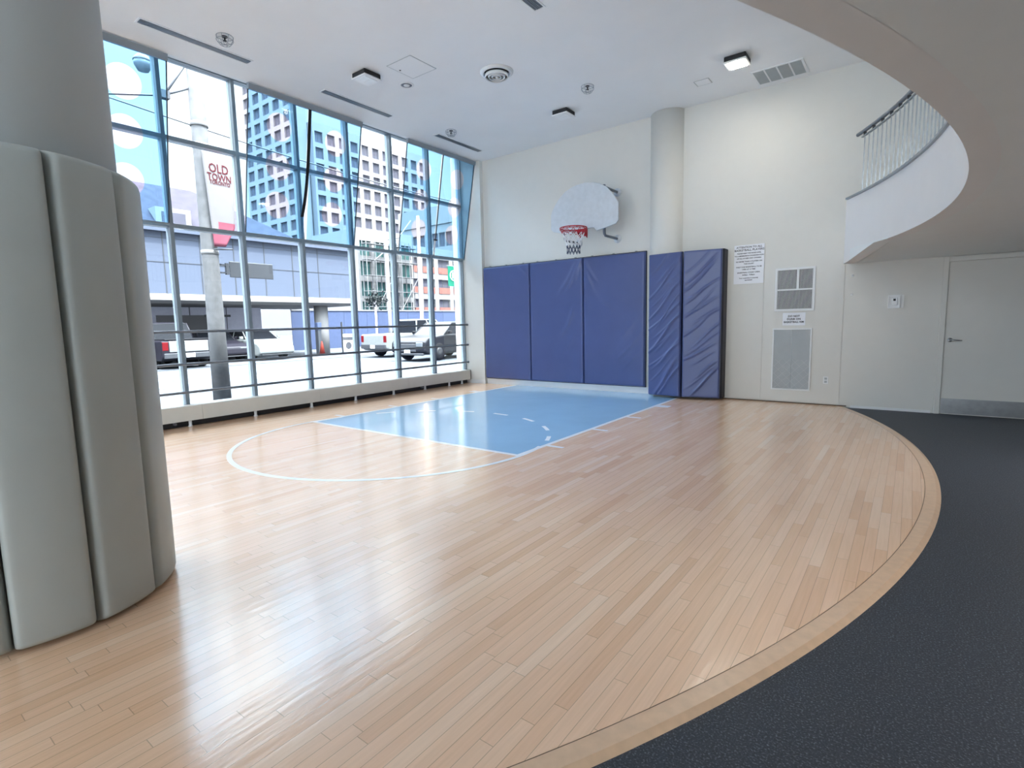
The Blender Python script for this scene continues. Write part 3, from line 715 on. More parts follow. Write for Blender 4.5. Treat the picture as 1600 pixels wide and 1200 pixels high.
bm = NB(); bx(bm, 6.153, 6.187, -.0175, -.0162, .392, .425); bx(bm, 6.153, 6.187, -.0175, -.0162, .345, .378); obj('socket', bm, 'grey_grille', t)
t = thing('thermostat', 'white thermostat in a clear guard box left of the door', 'thermostat', (6.98, -.0065, 1.53))
obj('back_plate', box(6.888, 7.07, -.012, -.0065, 1.443, 1.628), 'white_plastic', t)
bm = NB()
for a in ((6.89, 6.90, -.06, -.0121, 1.45, 1.62), (7.02, 7.028, -.06, -.0121, 1.45, 1.62), (6.90, 7.02, -.06, -.0121, 1.61, 1.62), (6.90, 7.02, -.06, -.0121, 1.45, 1.46)): bx(bm, *a)
obj('guard_box', bm, 'white_plastic', t)
obj('dial_body', box(6.925, 7.0, -.05, -.0121, 1.485, 1.59), 'white_plastic', t, bevel=.008)
obj('display', box(6.95, 6.978, -.0525, -.0502, 1.545, 1.575), 'ink', t)
# small anchor marks
t = None
for i, (x, z) in enumerate(((6.45, 1.93), (6.45, 1.66))):
    bm = NB(); lathe(bm, [(0, -.0085), (.016, -.008), (.018, -.0062)], (x, 0, z), 14, 'y')
    tag(obj('wall_plug', bm, 'white'), ['upper', 'lower'][i]+' small round filled plug mark on the wall below the mezzanine corner', 'plug', 'filled plug marks')

# ------------------------------------------------------------------ ceiling things
def slot(x, y0, y1, lab):
    t = thing('slot_diffuser', lab, 'air vent', (x, y0, H), group='slot diffusers along the windows'); w = .075; z0, z1 = H-.010, H-.0005
    bm = NB(); bx(bm, x-w, x-w+.016, y0, y1, z0, z1); bx(bm, x+w-.016, x+w, y0, y1, z0, z1); bx(bm, x-w+.016, x+w-.016, y0, y0+.016, z0, z1); bx(bm, x-w+.016, x+w-.016, y1-.016, y1, z0, z1)
    obj('vent_frame', bm, 'white', t)
    obj('dark_slot', box(x-w+.016, x+w-.016, y0+.016, y1-.016, H-.0035, H-.0006), 'pipe', t)
    bm = NB()
    for k in (-.022, .0, .022): bx(bm, x+k-.004, x+k+.004, y0+.016, y1-.016, H-.009, H-.0036)
    obj('blade', bm, 'alum', t)
slot(-.02, -6.63, -5.33, 'slot diffuser nearest the big column, longest in view'); slot(-.04, -4.25, -2.92, 'slot diffuser above the middle window film panel'); slot(-.08, -1.83, -.54, 'slot diffuser nearest the back wall'); slot(3.64, -5.25, -3.90, 'slot diffuser at the top edge of the view over mid court')
def sprinkler(x, y, lab):
    t = thing('sprinkler', lab, 'sprinkler', (x, y, H), group='caged ceiling sprinklers')
    bm = NB(); lathe(bm, [(.035, -.0005), (.035, -.006), (.014, -.008), (.010, -.03), (.006, -.045), (.022, -.047), (.022, -.050), (0, -.051)], (x, y, H), 16); obj('sprinkler_head', bm, 'dark', t)
    bm = NB()
    for r, z in ((.095, -.004), (.095, -.045), (.06, -.09)): tube(bm, [(x+r*math.cos(2*PI*i/16), y+r*math.sin(2*PI*i/16), H+z) for i in range(16)], .0028, 5, closed=True)
    for i in range(8):
        a = 2*PI*i/8; c_, s_ = math.cos(a), math.sin(a); tube(bm, [(x+.095*c_, y+.095*s_, H-.002), (x+.095*c_, y+.095*s_, H-.045), (x+.06*c_, y+.06*s_, H-.09), (x, y, H-.09)], .0028, 5)
    obj('wire_guard', bm, 'alum', t)
sprinkler(.36, -5.84, 'caged sprinkler nearest the big column'); sprinkler(.26, -1.78, 'caged sprinkler by the far slot diffuser'); sprinkler(3.09, -1.80, 'caged sprinkler right of the round ceiling vent')
def lamp(x, y, on, lab):
    t = thing('ceiling_light', lab, 'ceiling light', (x, y, H), group='square surface ceiling lights'); r = .14
    obj('housing', box(x-r, x+r, y-r, y+r, H-.065, H-.0005), 'dark', t, bevel=.012)
    bm = NB(); bx(bm, x-r-.008, x+r+.008, y-r-.008, y+r+.008, H-.085, H-.0655); o = obj('bezel', bm, 'white_plastic', t, bevel=.01)
    obj('lens', box(x-r+.035, x+r-.035, y-r+.035, y+r-.035, H-.090, H-.0855), 'lampon' if on else 'lampoff', t)
    obj('lens_bar', box(x-.05, x+.05, y-.012, y+.012, H-.094, H-.0905), 'grey_grille' if on else 'white_plastic', t)
    if on: 
        light('ceiling_lamp', 'AREA', 1.7, (x, y, H-.10), (0, 0, 0), (1, .96, .88), shape='SQUARE', size=.22)
        light('ceiling_lamp_glow', 'POINT', .5, (x, y, H-.14), (0, 0, 0), (1, .97, .9), shadow_soft_size=.05)
lamp(.875, -4.15, 0, 'unlit square ceiling light nearest the windows'); lamp(2.31, -1.21, 0, 'unlit square ceiling light left of the lit one, near the hoop'); lamp(5.09, -1.25, 1, 'lit square ceiling light beside the white ceiling grille')
t = thing('round_diffuser', 'large round white ceiling air diffuser with concentric rings', 'air vent', (2.32, -3.03, H))
bm = NB(); c_ = (2.32, -3.03, H)
lathe(bm, [(.235, -.0005), (.235, -.008), (.20, -.03), (.185, -.03), (.175, -.0006)], c_, 48); obj('outer_ring', bm, 'white', t)
obj('throat', (lambda b: (lathe(b, [(.172, -.0007), (.172, -.002), (0, -.0021)], c_, 40), b)[1])(NB()), 'dark', t)
for r in (.165, .118, .072):
    bm = NB(); lathe(bm, [(r, -.040), (r+.004, -.066), (r-.012, -.084), (r-.016, -.062), (r, -.040)], c_, 40); obj('ring_blade', bm, 'white', t)
bm = NB(); lathe(bm, [(.012, -.0022), (.012, -.06), (.025, -.062), (.02, -.078), (0, -.08)], c_, 20); obj('centre_cone', bm, 'white', t)
for i_ in range(3):
    a = 2*PI*i_/3; obj('spoke', (lambda b: (tube(b, [(c_[0]+.01*math.cos(a), c_[1]+.01*math.sin(a), H-.05), (c_[0]+.17*math.cos(a), c_[1]+.17*math.sin(a), H-.05)], .003, 6), b)[1])(NB()), 'white', t)
t = thing('ceiling_speaker', 'small round ceiling speaker beside the access hatch', 'speaker', (1.05, -3.56, H))
bm = NB(); lathe(bm, [(.105, -.0005), (.105, -.006), (.085, -.012), (.08, -.004)], (1.05, -3.56, H), 32); obj('speaker_rim', bm, 'white', t)
bm = NB(); lathe(bm, [(.079, -.002), (.079, -.005), (.045, -.008), (0, -.008)], (1.05, -3.56, H), 32); obj('speaker_grille', bm, 'pipe', t)
bm = NB(); lathe(bm, [(.045, -.0081), (.04, -.014), (0, -.016)], (1.05, -3.56, H), 24); obj('centre_cap', bm, 'white', t)
def hatch(x0, x1, y0, y1, lab, w=.006):
    t = thing('access_hatch', lab, 'hatch', ((x0+x1)/2, (y0+y1)/2, H), group='ceiling access hatches'); z0, z1 = H-.004, H-.0005
    bm = NB(); bx(bm, x0, x1, y0, y0+w, z0, z1); bx(bm, x0, x1, y1-w, y1, z0, z1); bx(bm, x0, x0+w, y0+w, y1-w, z0, z1); bx(bm, x1-w, x1, y0+w, y1-w, z0, z1); obj('hatch_gap', bm, 'grey_grille', t)
    obj('hatch_door', box(x0+w+.004, x1-w-.004, y0+w+.004, y1-w-.004, H-.005, z1), 'ceil', t)
    return t
t = hatch(1.275, 1.745, -4.125, -3.64, 'square ceiling access hatch beside the round speaker'); hatch(4.38, 4.60, -.90, -.70, 'small ceiling hatch left of the lit light')
bm = NB(); lathe(bm, [(.014, -.0055), (.012, -.009), (0, -.0092)], (1.33, -3.93, H), 12); obj('hatch_lock', bm, 'dark', t)
t = thing('ceiling_grille', 'white ceiling grille of four pale panels beside the lit light', 'grille', (5.46, -.41, H))
bm = NB(); z0, z1 = H-.012, H-.0005
x0, x1, y0, y1 = 5.12, 5.80, -.68, -.14
for a in ((x0, x1, y0, y0+.03), (x0, x1, y1-.03, y1), (x0, x0+.03, y0+.03, y1-.03), (x1-.03, x1, y0+.03, y1-.03)): bx(bm, *a, z0, z1)
for k in (1, 2, 3): xx = x0+.02+(x1-x0-.04)*k/4; bx(bm, xx-.01, xx+.01, y0+.03, y1-.03, z0, z1)
obj('grille_frame', bm, 'white', t)
obj('backing', box(x0+.03, x1-.03, y0+.03, y1-.03, H-.003, H-.0006), 'pipe', t)
bm = NB()
for k in range(34): yy = y0+.035+(y1-y0-.07)*k/33; bx(bm, x0+.03, x1-.03, yy-.0045, yy+.0045, H-.009, H-.0035)
obj('slats', bm, 'grey_grille', t)

# ================================================================== OUTSIDE
GZ = -.15
ME = {}
OF = .15
def omat(name, col, *a, **k): k.setdefault('spec', .08); return mat(name, tuple(v*OF for v in lin(col)), *a, srgb=False, **k)
M['asphalt'] = mat('pale_asphalt', (56, 60, 65), .9, spec=.1, var=.08, scale=1.2, bump=.1)
M['walk'] = mat('pavement_concrete', (64, 67, 72), .9, spec=.1, var=.06, scale=2)
M['track'] = omat('steel_track', (110, 112, 120), .5, .4)
M['cladding'] = omat('blue_white_cladding', (160, 174, 202), .5, var=.02)
M['concrete'] = mat('grey_concrete', (166, 166, 180), .8, var=.05)
M['precast'] = omat('precast_panel', (236, 234, 240), .8, var=.03, scale=.5)
M['slate'] = omat('slate_roof', (104, 100, 120), .8, var=.2, scale=3)
M['tglass'] = omat('tower_window_glass', (160, 160, 178), .25, var=.15, scale=.3)
M['brick'] = omat('orange_brick', (236, 164, 150), .8, var=.1)
M['teal'] = omat('teal_glass', (120, 178, 176), .3, var=.2, scale=.6)
M['lightstone'] = omat('light_stone', (246, 244, 244), .8, var=.04)
M['hoard'] = omat('blue_hoarding', (142, 162, 212), .6, var=.08)
M['poleconc'] = omat('weathered_pole_concrete', (186, 188, 192), .85, var=.18, scale=7, bump=.3, bscale=40)
M['banner'] = omat('banner_cloth', (226, 222, 226), .8)
M['bannerred'] = omat('banner_dark_red', (150, 60, 72), .8)
M['pink'] = omat('banner_pink_red', (240, 140, 165), .8)
M['signgrey'] = omat('grey_sign_back', (150, 156, 166), .5, .3)
M['carwhite'] = omat('white_car_paint', (225, 232, 232), .4, coat=.12)
M['cardark'] = omat('dark_car_paint', (66, 64, 78), .4, coat=.12)
M['carblack'] = omat('charcoal_car_paint', (52, 54, 62), .4, coat=.12)
M['carglass'] = omat('car_window_glass', (56, 60, 68), .12)
M['tyre'] = omat('tyre_rubber', (45, 46, 50), .8)
M['wheel'] = omat('alloy_wheel', (150, 152, 156), .35, .7)
M['tail'] = omat('tail_lamp_red', (190, 50, 60), .3)
M['headl'] = omat('head_lamp_glass', (190, 200, 210), .15)
M['green'] = omat('green_sign', (40, 200, 160), .5)
M['leaf'] = omat('leafy_green', (86, 96, 96), .8, var=.3, scale=20)
M['orange'] = omat('orange_plastic', (200, 84, 70), .6)
M['crane'] = omat('white_steel', (225, 225, 228), .5)

def gnd(name, bm, m, lab): 
    o = obj(name, bm, m); o['kind'] = 'structure'; o['label'] = lab; o['category'] = name.split('_')[0]
gnd('pavement', box(-4.9, -1.36, -60, 120, GZ-.2, GZ+.03), 'walk', 'pale pavement just outside the windows')
gnd('road', box(-15.2, -4.9, -60, 120, GZ-.2, GZ), 'asphalt', 'bright asphalt street with tram tracks')
gnd('forecourt', box(-140, -15.2, -60, 160, GZ-.2, GZ+.02), 'walk', 'paved ground across the street')
t = thing('tram_track', 'pair of dark steel tram tracks set in the street', 'tram track', (-9, 0, GZ))
for x in (-6.7, -8.2, -10.4, -11.9): obj('rail', box(x-.05, x+.05, -60, 120, GZ-.01, GZ+.0015), 'track', t)

# bank-like building with panelled canopy
t = thing('canopy_building', 'low building across the street with a deep panelled canopy and slate roof', 'building', (-20, 2, GZ))
obj('canopy', box(-24, -18, -30, 9.3, 2.9, 5.45), 'cladding', t)
bm = NB(); prism(bm, [(-24, 5.45), (-17.75, 5.45), (-17.75, 5.6), (-18.1, 5.75), (-24, 5.75)], XZ, -30, 9.5); obj('parapet', bm, 'cladding', t)
bm = NB(); prism(bm, [(-24, 2.5), (-17.95, 2.5), (-17.6, 2.62), (-17.6, 2.78), (-17.95, 2.9), (-24, 2.9)], XZ, -30, 9.45); obj('canopy_lip', bm, 'lightstone', t)
bm = NB()
for y in [x*1.45-20.2 for x in range(20)]: bx(bm, -18.004, -17.985, y-.02, y+.02, 2.9, 5.45)
bx(bm, -18.004, -17.985, -30, 9.3, 4.20, 4.225); bx(bm, -18.004, -17.985, -30, 9.3, 5.2, 5.215)
obj('panel_joints', bm, 'signgrey', t)
obj('recessed_wall', box(-24.2, -22, -30, 6.2, GZ, 2.5), 'concrete', t)
bm = NB()
for y in (-3, -1.2, .6, 2.5, 4.3): bx(bm, -22.0, -21.98, y, y+.03, GZ, 2.5)
obj('wall_joint', bm, 'signgrey', t)
for y in (-2.6, 1.0): obj('garage_door', box(-21.99, -21.95, y, y+2.6, GZ+.02, 2.1), 'precast', t)
for y, z in ((3.2, 2.0), (4.0, 2.0)): obj('wall_sign', box(-21.97, -21.93, y, y+.5, z, z+.12), 'dark', t)
bm = NB(); lathe(bm, [(.36, GZ), (.36, 2.5)], (-18.6, 7.75, 0), 20); obj('pillar', bm, 'lightstone', t)
bm = NB(); vs_ = [bm.verts.new(v) for v in ((-20, -30, 5.75), (-20, 8.8, 5.75), (-32, 8.8, 5.75), (-32, -30, 5.75), (-23.2, -30, 8.55), (-23.2, 3.6, 8.55), (-29, 3.6, 8.55), (-29, -30, 8.55))]
for f in ((0, 1, 5, 4), (1, 2, 6, 5), (2, 3, 7, 6), (3, 0, 4, 7), (4, 5, 6, 7), (0, 3, 2, 1)): bm.faces.new([vs_[i] for i in f])
obj('slate_roof', bm, 'slate', t)['label'] = 'dark sloping slate roof'
for y in (-3.5, .9): 
    q = obj('dormer', box(-22.4, -20.6, y, y+1.5, 5.75, 7.0), 'lightstone', t); obj('dormer_window', box(-20.605, -20.57, y+.25, y+1.25, 6.1, 6.8), 'tglass', t)

# towers with real window openings
def facade(bm, P, U, nU, nV, pu, pv, wu, wv, dep, Nn):
    """wall sheet with window holes and reveals. P lower-left, U across, z up, Nn outward"""
    P, U, Nn = Vector(P), Vector(U), Vector(Nn); Zv = Vector((0, 0, 1)); cells = []
    for i in range(nU):
        for j in range(nV):
            c = P+U*(i*pu)+Zv*(j*pv); mu, mv = (pu-wu)/2, (pv-wv)/2
            o = [c, c+U*pu, c+U*pu+Zv*pv, c+Zv*pv]; n_ = [c+U*mu+Zv*mv, c+U*(mu+wu)+Zv*mv, c+U*(mu+wu)+Zv*(mv+wv), c+U*mu+Zv*(mv+wv)]
            ov = [bm.verts.new(v) for v in o]; nv = [bm.verts.new(v) for v in n_]; dv = [bm.verts.new(v-Nn*dep) for v in n_]
            for k in range(4):
                bm.faces.new((ov[k], ov[(k+1) % 4], nv[(k+1) % 4], nv[k])); bm.faces.new((nv[k], nv[(k+1) % 4], dv[(k+1) % 4], dv[k]))
            cells.append(n_[0]-Nn*dep)
    return cells
def tower(name, lab, cat, P, U, Nn, nU, nV, pu, pv, wu, wv, m, mg, depth, group=None, extra=None):
    P_, U_, N_ = Vector(P), Vector(U), Vector(Nn); t = thing(name, lab, cat, (P_.x, P_.y, GZ), group=group)
    bm = NB(); cells = facade(bm, P, U, nU, nV, pu, pv, wu, wv, .35, Nn)
    w = obj('facade', bm, m, t)
    # body behind, base below the window grid and cap above
    tot = U_*(nU*pu); zt = P_.z+nV*pv
    def slab(z0, z1, off, dd, nm, mm):
        bm = NB(); a = P_-N_*off; a.z = 0; b = a+tot; c = b-N_*dd; d2 = a-N_*dd
        prism(bm, [(q.x, q.y) for q in (a, b, c, d2)], XY, z0, z1); return obj(nm, bm, mm, t)
    slab(GZ, P_.z-.001, 0, depth, 'base_wall', m); slab(P_.z, zt, .42, depth-.42, 'core', m); slab(zt+.001, zt+1.2, 0, depth, 'roof_cap', m)
    for s in (0, 1):   # side cheeks so the sheet joins the body
        bm = NB(); a = P_+tot*s; q = [a, a-N_*.42]; prism(bm, [(a.x, a.y), (a.x-N_.x*.42, a.y-N_.y*.42), (a.x-N_.x*.42+U_.x*.02*(1-2*s), a.y-N_.y*.42+U_.y*.02*(1-2*s)), (a.x+U_.x*.02*(1-2*s), a.y+U_.y*.02*(1-2*s))], XY, P_.z, zt); obj('corner_strip', bm, m, t)
    first = None
    for c in cells:
        if first is None:
            bm = NB(); a = c+U_*.0; v4 = [a, a+U_*wu, a+U_*wu-N_*.04, a-N_*.04]; prism(bm, [(q.x, q.y) for q in v4], XY, a.z, a.z+wv)
            first = obj('window', bm, mg, t); c0 = c
            bm = NB(); mid = a+U_*(wu*.5)+N_*.03; q4 = [mid-U_*.04, mid+U_*.04, mid+U_*.04-N_*.03, mid-U_*.04-N_*.03]; prism(bm, [(q.x, q.y) for q in q4], XY, a.z, a.z+wv)
            q4 = None
            fm_ = bm; 
            bmesh.ops.translate(fm_, verts=fm_.verts[:], vec=Vector((0, 0, 0))); fr_me = fm_
            fro = obj('window_bar', fr_me, 'signgrey', first)
        else:
            w2 = first.copy(); C.objects.link(w2); w2.parent = t; w2.location = c-c0
            f2 = fro.copy(); C.objects.link(f2); f2.parent = w2
    return t
tower('apartment_tower', 'tall apartment tower seen square through the left of the middle film panel', 'tower', (-106.5, 50.3, 14), (1, 0, 0), (0, -1, 0), 5, 13, 3.65, 2.9, 2.35, 2.0, 'precast', 'tglass', 2.9, 'towers beyond the street')
tower('apartment_tower', 'wide precast tower with square windows seen between the film panels', 'tower', (-87, 53.5, 12.6), (0, 1, 0), (1, 0, 0), 11, 9, 2.75, 3.0, 1.75, 2.1, 'precast', 'tglass', 14, 'towers beyond the street')
tower('glass_office', 'pale modern office block with one long window band behind the far film panel', 'building', (-76, 64.6, 15.6), (1, 0, 0), (0, -1, 0), 16, 1, 1.8, 3.2, 1.6, 2.6, 'lightstone', 'tglass', 14)
t = thing('roof_box', 'plain upper storey of the pale modern office block', 'building', (-61, 64.6, 20))
obj('upper_wall', box(-76, -47, 64.4, 78.5, 20.05, 23.4), 'lightstone', t)
def orange_building():
    t = tower('brick_office', 'grid fronted building with orange brick panels beyond the blue hoarding', 'building', (-52, 43.8, 2.6), (0, 1, 0), (1, 0, 0), 6, 3, 3.3, 3.05, 2.5, 2.2, 'lightstone', 'tglass', 12)
    for i in range(6):
        for j in range(3):
            y = 43.8+i*3.3+.42; z = 2.6+j*3.05+.43; obj('brick_panel', box(-52.12, -51.92, y, y+2.46, z, z+.95), 'brick', t)
orange_building()
tower('scaffolded_building', 'building under construction with teal glass behind scaffolding', 'building', (-50, 34.4, 2.3), (0, 1, 0), (1, 0, 0), 4, 4, 2.33, 2.6, 1.75, 1.9, 'lightstone', 'teal', 10)
t = thing('scaffold', 'light metal scaffold standing against the teal glass building', 'scaffold', (-48.9, 34.6, GZ))
bm = NB()
for k in range(7): 
    for x in (-49.4, -48.6): bx(bm, x-.04, x+.04, 34.6+k*1.45-.04, 34.6+k*1.45+.04, GZ+.03, 12.5)
obj('upright_tubes', bm, 'crane', t); bm = NB()
for k in range(6): bx(bm, -49.45, -48.55, 34.5, 43.4, 1.8+k*2.0, 1.86+k*2.0)
obj('decks', bm, 'crane', t); bm = NB()
for k in range(6): tube(bm, [(-48.56, 34.6+k*1.45, 1.8+(k % 3)*2), (-48.56, 36.05+k*1.45, 3.8+(k % 3)*2)], .05, 5)
obj('braces', bm, 'crane', t)
# hoarding
t = thing('hoarding', 'long blue construction hoarding along the far side of the street', 'hoarding', (-25, 22, GZ))
for k in range(14): obj('hoarding_panel', box(-25.05, -25, 9.8+k*2.0, 11.78+k*2.0, GZ+.025, 2.45), 'hoard', t)
obj('hoarding_cap', box(-25.1, -24.95, 9.8, 37.8, 2.45, 2.55), 'crane', t)
# traffic and street furniture
def pole_thing(name, lab, x, y, z1, r, m='crane', cat='pole'):
    t = thing(name, lab, cat, (x, y, GZ)); bm = NB(); lathe(bm, [(r*1.3, GZ+.03), (r, GZ+1.2), (r*.8, z1)], (x, y, 0), 16); obj('shaft', bm, m, t); return t
t = pole_thing('utility_pole', 'white steel street pole with slanting arms in the clear bay left of the far film', -24, 17.1, 8.0, .14)
bm = NB(); tube(bm, [(-24, 17.1, 7.6), (-24, 18.3, 7.9), (-24, 19.6, 9.3)], .05, 8); tube(bm, [(-24, 17.1, 6.2), (-24, 18.2, 7.7), (-24, 18.7, 8.2)], .04, 8); tube(bm, [(-24, 17.1, 6.9), (-24, 15.9, 6.0)], .04, 8); obj('arm', bm, 'crane', t)
t = pole_thing('timber_pole', 'plain tan pole beside the brick building window columns', -23, 19.4, 9.5, .13, 'edgewood')
t = pole_thing('street_tree', 'small bushy street tree in front of the blue hoarding', -20, 12.6, 3.0, .07, 'concrete', 'tree')
bm = NB(); rr_ = random.Random(4)
for k in range(220):
    a, b, c_ = rr_.gauss(0, .28), rr_.gauss(0, .3), rr_.gauss(0, .22); p = Vector((-20+a, 12.6+b, 2.95+c_)); u_ = Vector((rr_.uniform(-1, 1), rr_.uniform(-1, 1), rr_.uniform(-1, 1))).normalized()*.09; w_ = u_.orthogonal().normalized()*.06
    vv = [bm.verts.new(q) for q in (p-u_, p+w_, p+u_, p-w_)]; bm.faces.new(vv)
q = obj('foliage', bm, 'leaf', t); q['kind'] = 'stuff'
t = thing('parking_sign', 'green hanging parking sign with a white circled P near the far wall', 'sign', (-22, 22.05, GZ))
obj('sign_board', box(-22.05, -22, 21.45, 22.62, 4.33, 5.86), 'green', t)
bm = NB(); cpt = Vector((-21.98, 22.03, 5.15)); tube(bm, [cpt+Vector((0, .38*math.cos(2*PI*i/28), .38*math.sin(2*PI*i/28))) for i in range(28)], .03, 6, closed=True); obj('white_ring', bm, 'paper', t)
obj('lettering', text_bm([('P', .6, 0, 0)], lambda u, v: (-21.99, 22.03+u, 5.15+v), .012), 'paper', t)
bm = NB(); tube(bm, [(-22.1, 22.9, GZ+.03), (-22.1, 22.9, 6.0)], .06, 10); tube(bm, [(-22.1, 22.9, 5.9), (-22.1, 21.4, 5.9)], .03, 8); obj('sign_post', bm, 'crane', t)

# big street pole with banner, street sign, lamp
PX, PY = -4.2, -4.19
t = thing('street_pole', 'thick weathered concrete street pole close outside the glass', 'pole', (PX, PY, GZ))
bm = NB(); lathe(bm, [(.17, GZ+.031), (.158, 1.5), (.145, 4), (.125, 9.5)], (PX, PY, 0), 28); obj('shaft', bm, 'poleconc', t)
for z in (2.9, 4.95, 5.35):
    bm = NB(); lathe(bm, [(.155, z-.04), (.162, z-.035), (.162, z+.035), (.155, z+.04)], (PX, PY, 0), 24); obj('strap', bm, 'lightstone', t)
bm = NB(); tube(bm, [(PX, PY-.1, 6.0), (PX-.05, PY-.55, 5.75)], .02, 8); tube(bm, [(PX, PY-.1, 6.5), (PX-.05, PY-.55, 5.75)], .02, 8); bx(bm, PX-.12, PX+.02, PY-.62, PY-.48, 5.68, 5.82); obj('wire_bracket', bm, 'signgrey', t)
t = thing('street_banner', 'pale cloth banner reading OLD TOWN TORONTO hung on the concrete pole', 'banner', (PX+.2, PY, 2.9))
def bpt(s, v, off=0):   # s across 0..1, v down 0..1
    wd = .56*(1-.35*v)-(.18*max(0, v-.8)/.2); y0 = PY-.09+.10*v; tw = .25*math.sin(v*2.6)
    return (PX+.19+.12*s*math.sin(.4+v*2)+off, y0+wd*s, 4.86-1.86*v+.05*(1-s)*math.sin(PI*v))
bm = NB(); g = [[bm.verts.new(bpt(i/10, j/24)) for j in range(25)] for i in range(11)]
for i in range(10):
    for j in range(24): f = bm.faces.new((g[i][j], g[i+1][j], g[i+1][j+1], g[i][j+1])); f.smooth = True; f.material_index = 1 if (j > 17 and (i > 2 or j > 20)) else 0
q = obj('banner_cloth', bm, ['banner', 'pink'], t); s_ = q.modifiers.new('s', 'SOLIDIFY'); s_.thickness = .004
def bplace(u, v): 
    s = .5+u*.92/.5; vv = .5-v*1.4/1.86; p = bpt(s, vv); return (p[0]+.012, p[1], p[2])
obj('lettering', text_bm([('OLD', .18, 0, .40), ('TOWN', .14, 0, .275), ('TORONTO', .078, 0, .20)], bplace, .002), 'bannerred', t)
bm = NB(); tube(bm, [(PX+.165, PY-.05, 4.88), (PX+.22, PY+.5, 4.90)], .015, 8); tube(bm, [(PX+.175, PY, 2.95), (PX+.24, PY+.34, 2.97)], .015, 8); obj('banner_arm', bm, 'signgrey', t)
t = thing('street_name_sign', 'grey rounded street sign plate fixed to the concrete pole', 'sign', (PX, PY+.9, 2.4))
bm = NB(); bx(bm, PX-.01, PX+.01, PY+.36, PY+1.30, 2.43, 2.755); obj('sign_plate', bm, 'signgrey', t, bevel=.01)
bm = NB(); bx(bm, PX-.02, PX+.02, PY+.17, PY+.37, 2.5, 2.53); bx(bm, PX-.02, PX+.02, PY+.17, PY+.37, 2.66, 2.69); bx(bm, PX-.03, PX+.03, PY+.28, PY+.34, 2.48, 2.71); obj('clamp', bm, 'signgrey', t)
t = thing('street_lamp', 'pale hanging globe street lamp behind the nearest film panel', 'lamp', (-6, -4.41, 6.8))
bm = NB(); lathe(bm, [(0, -.20), (.10, -.17), (.16, -.06), (.17, .02)], (-6, -4.41, 6.95), 20); obj('lamp_globe', bm, 'headl', t)
bm = NB(); lathe(bm, [(.175, .02), (.17, .06), (.10, .14), (.04, .2), (.04, .3)], (-6, -4.41, 6.95), 20); tube(bm, [(-6, -4.41, 7.2), (-5.6, -4.39, 7.6), (-4.35, -4.25, 7.9)], .03, 8); obj('lamp_cap', bm, 'crane', t)
for i, (p, q, lab) in enumerate((((-8, -9.0, 7.2), (-8, 14, 6.5), 'dark overhead tram wire crossing all the window bays'), ((-4.4, -4.85, 5.75), (-8, -9, 5.9), 'overhead wire running from the pole bracket to the left'))):
    bm = NB(); P, Q = Vector(p), Vector(q); tube(bm, [P.lerp(Q, k/20)-Vector((0, 0, .5*math.sin(PI*k/20)*(1 if i == 0 else .2))) for k in range(21)], .018, 6)
    tag(obj('overhead_wire', bm, 'dark'), lab, 'wire', 'overhead street wires')

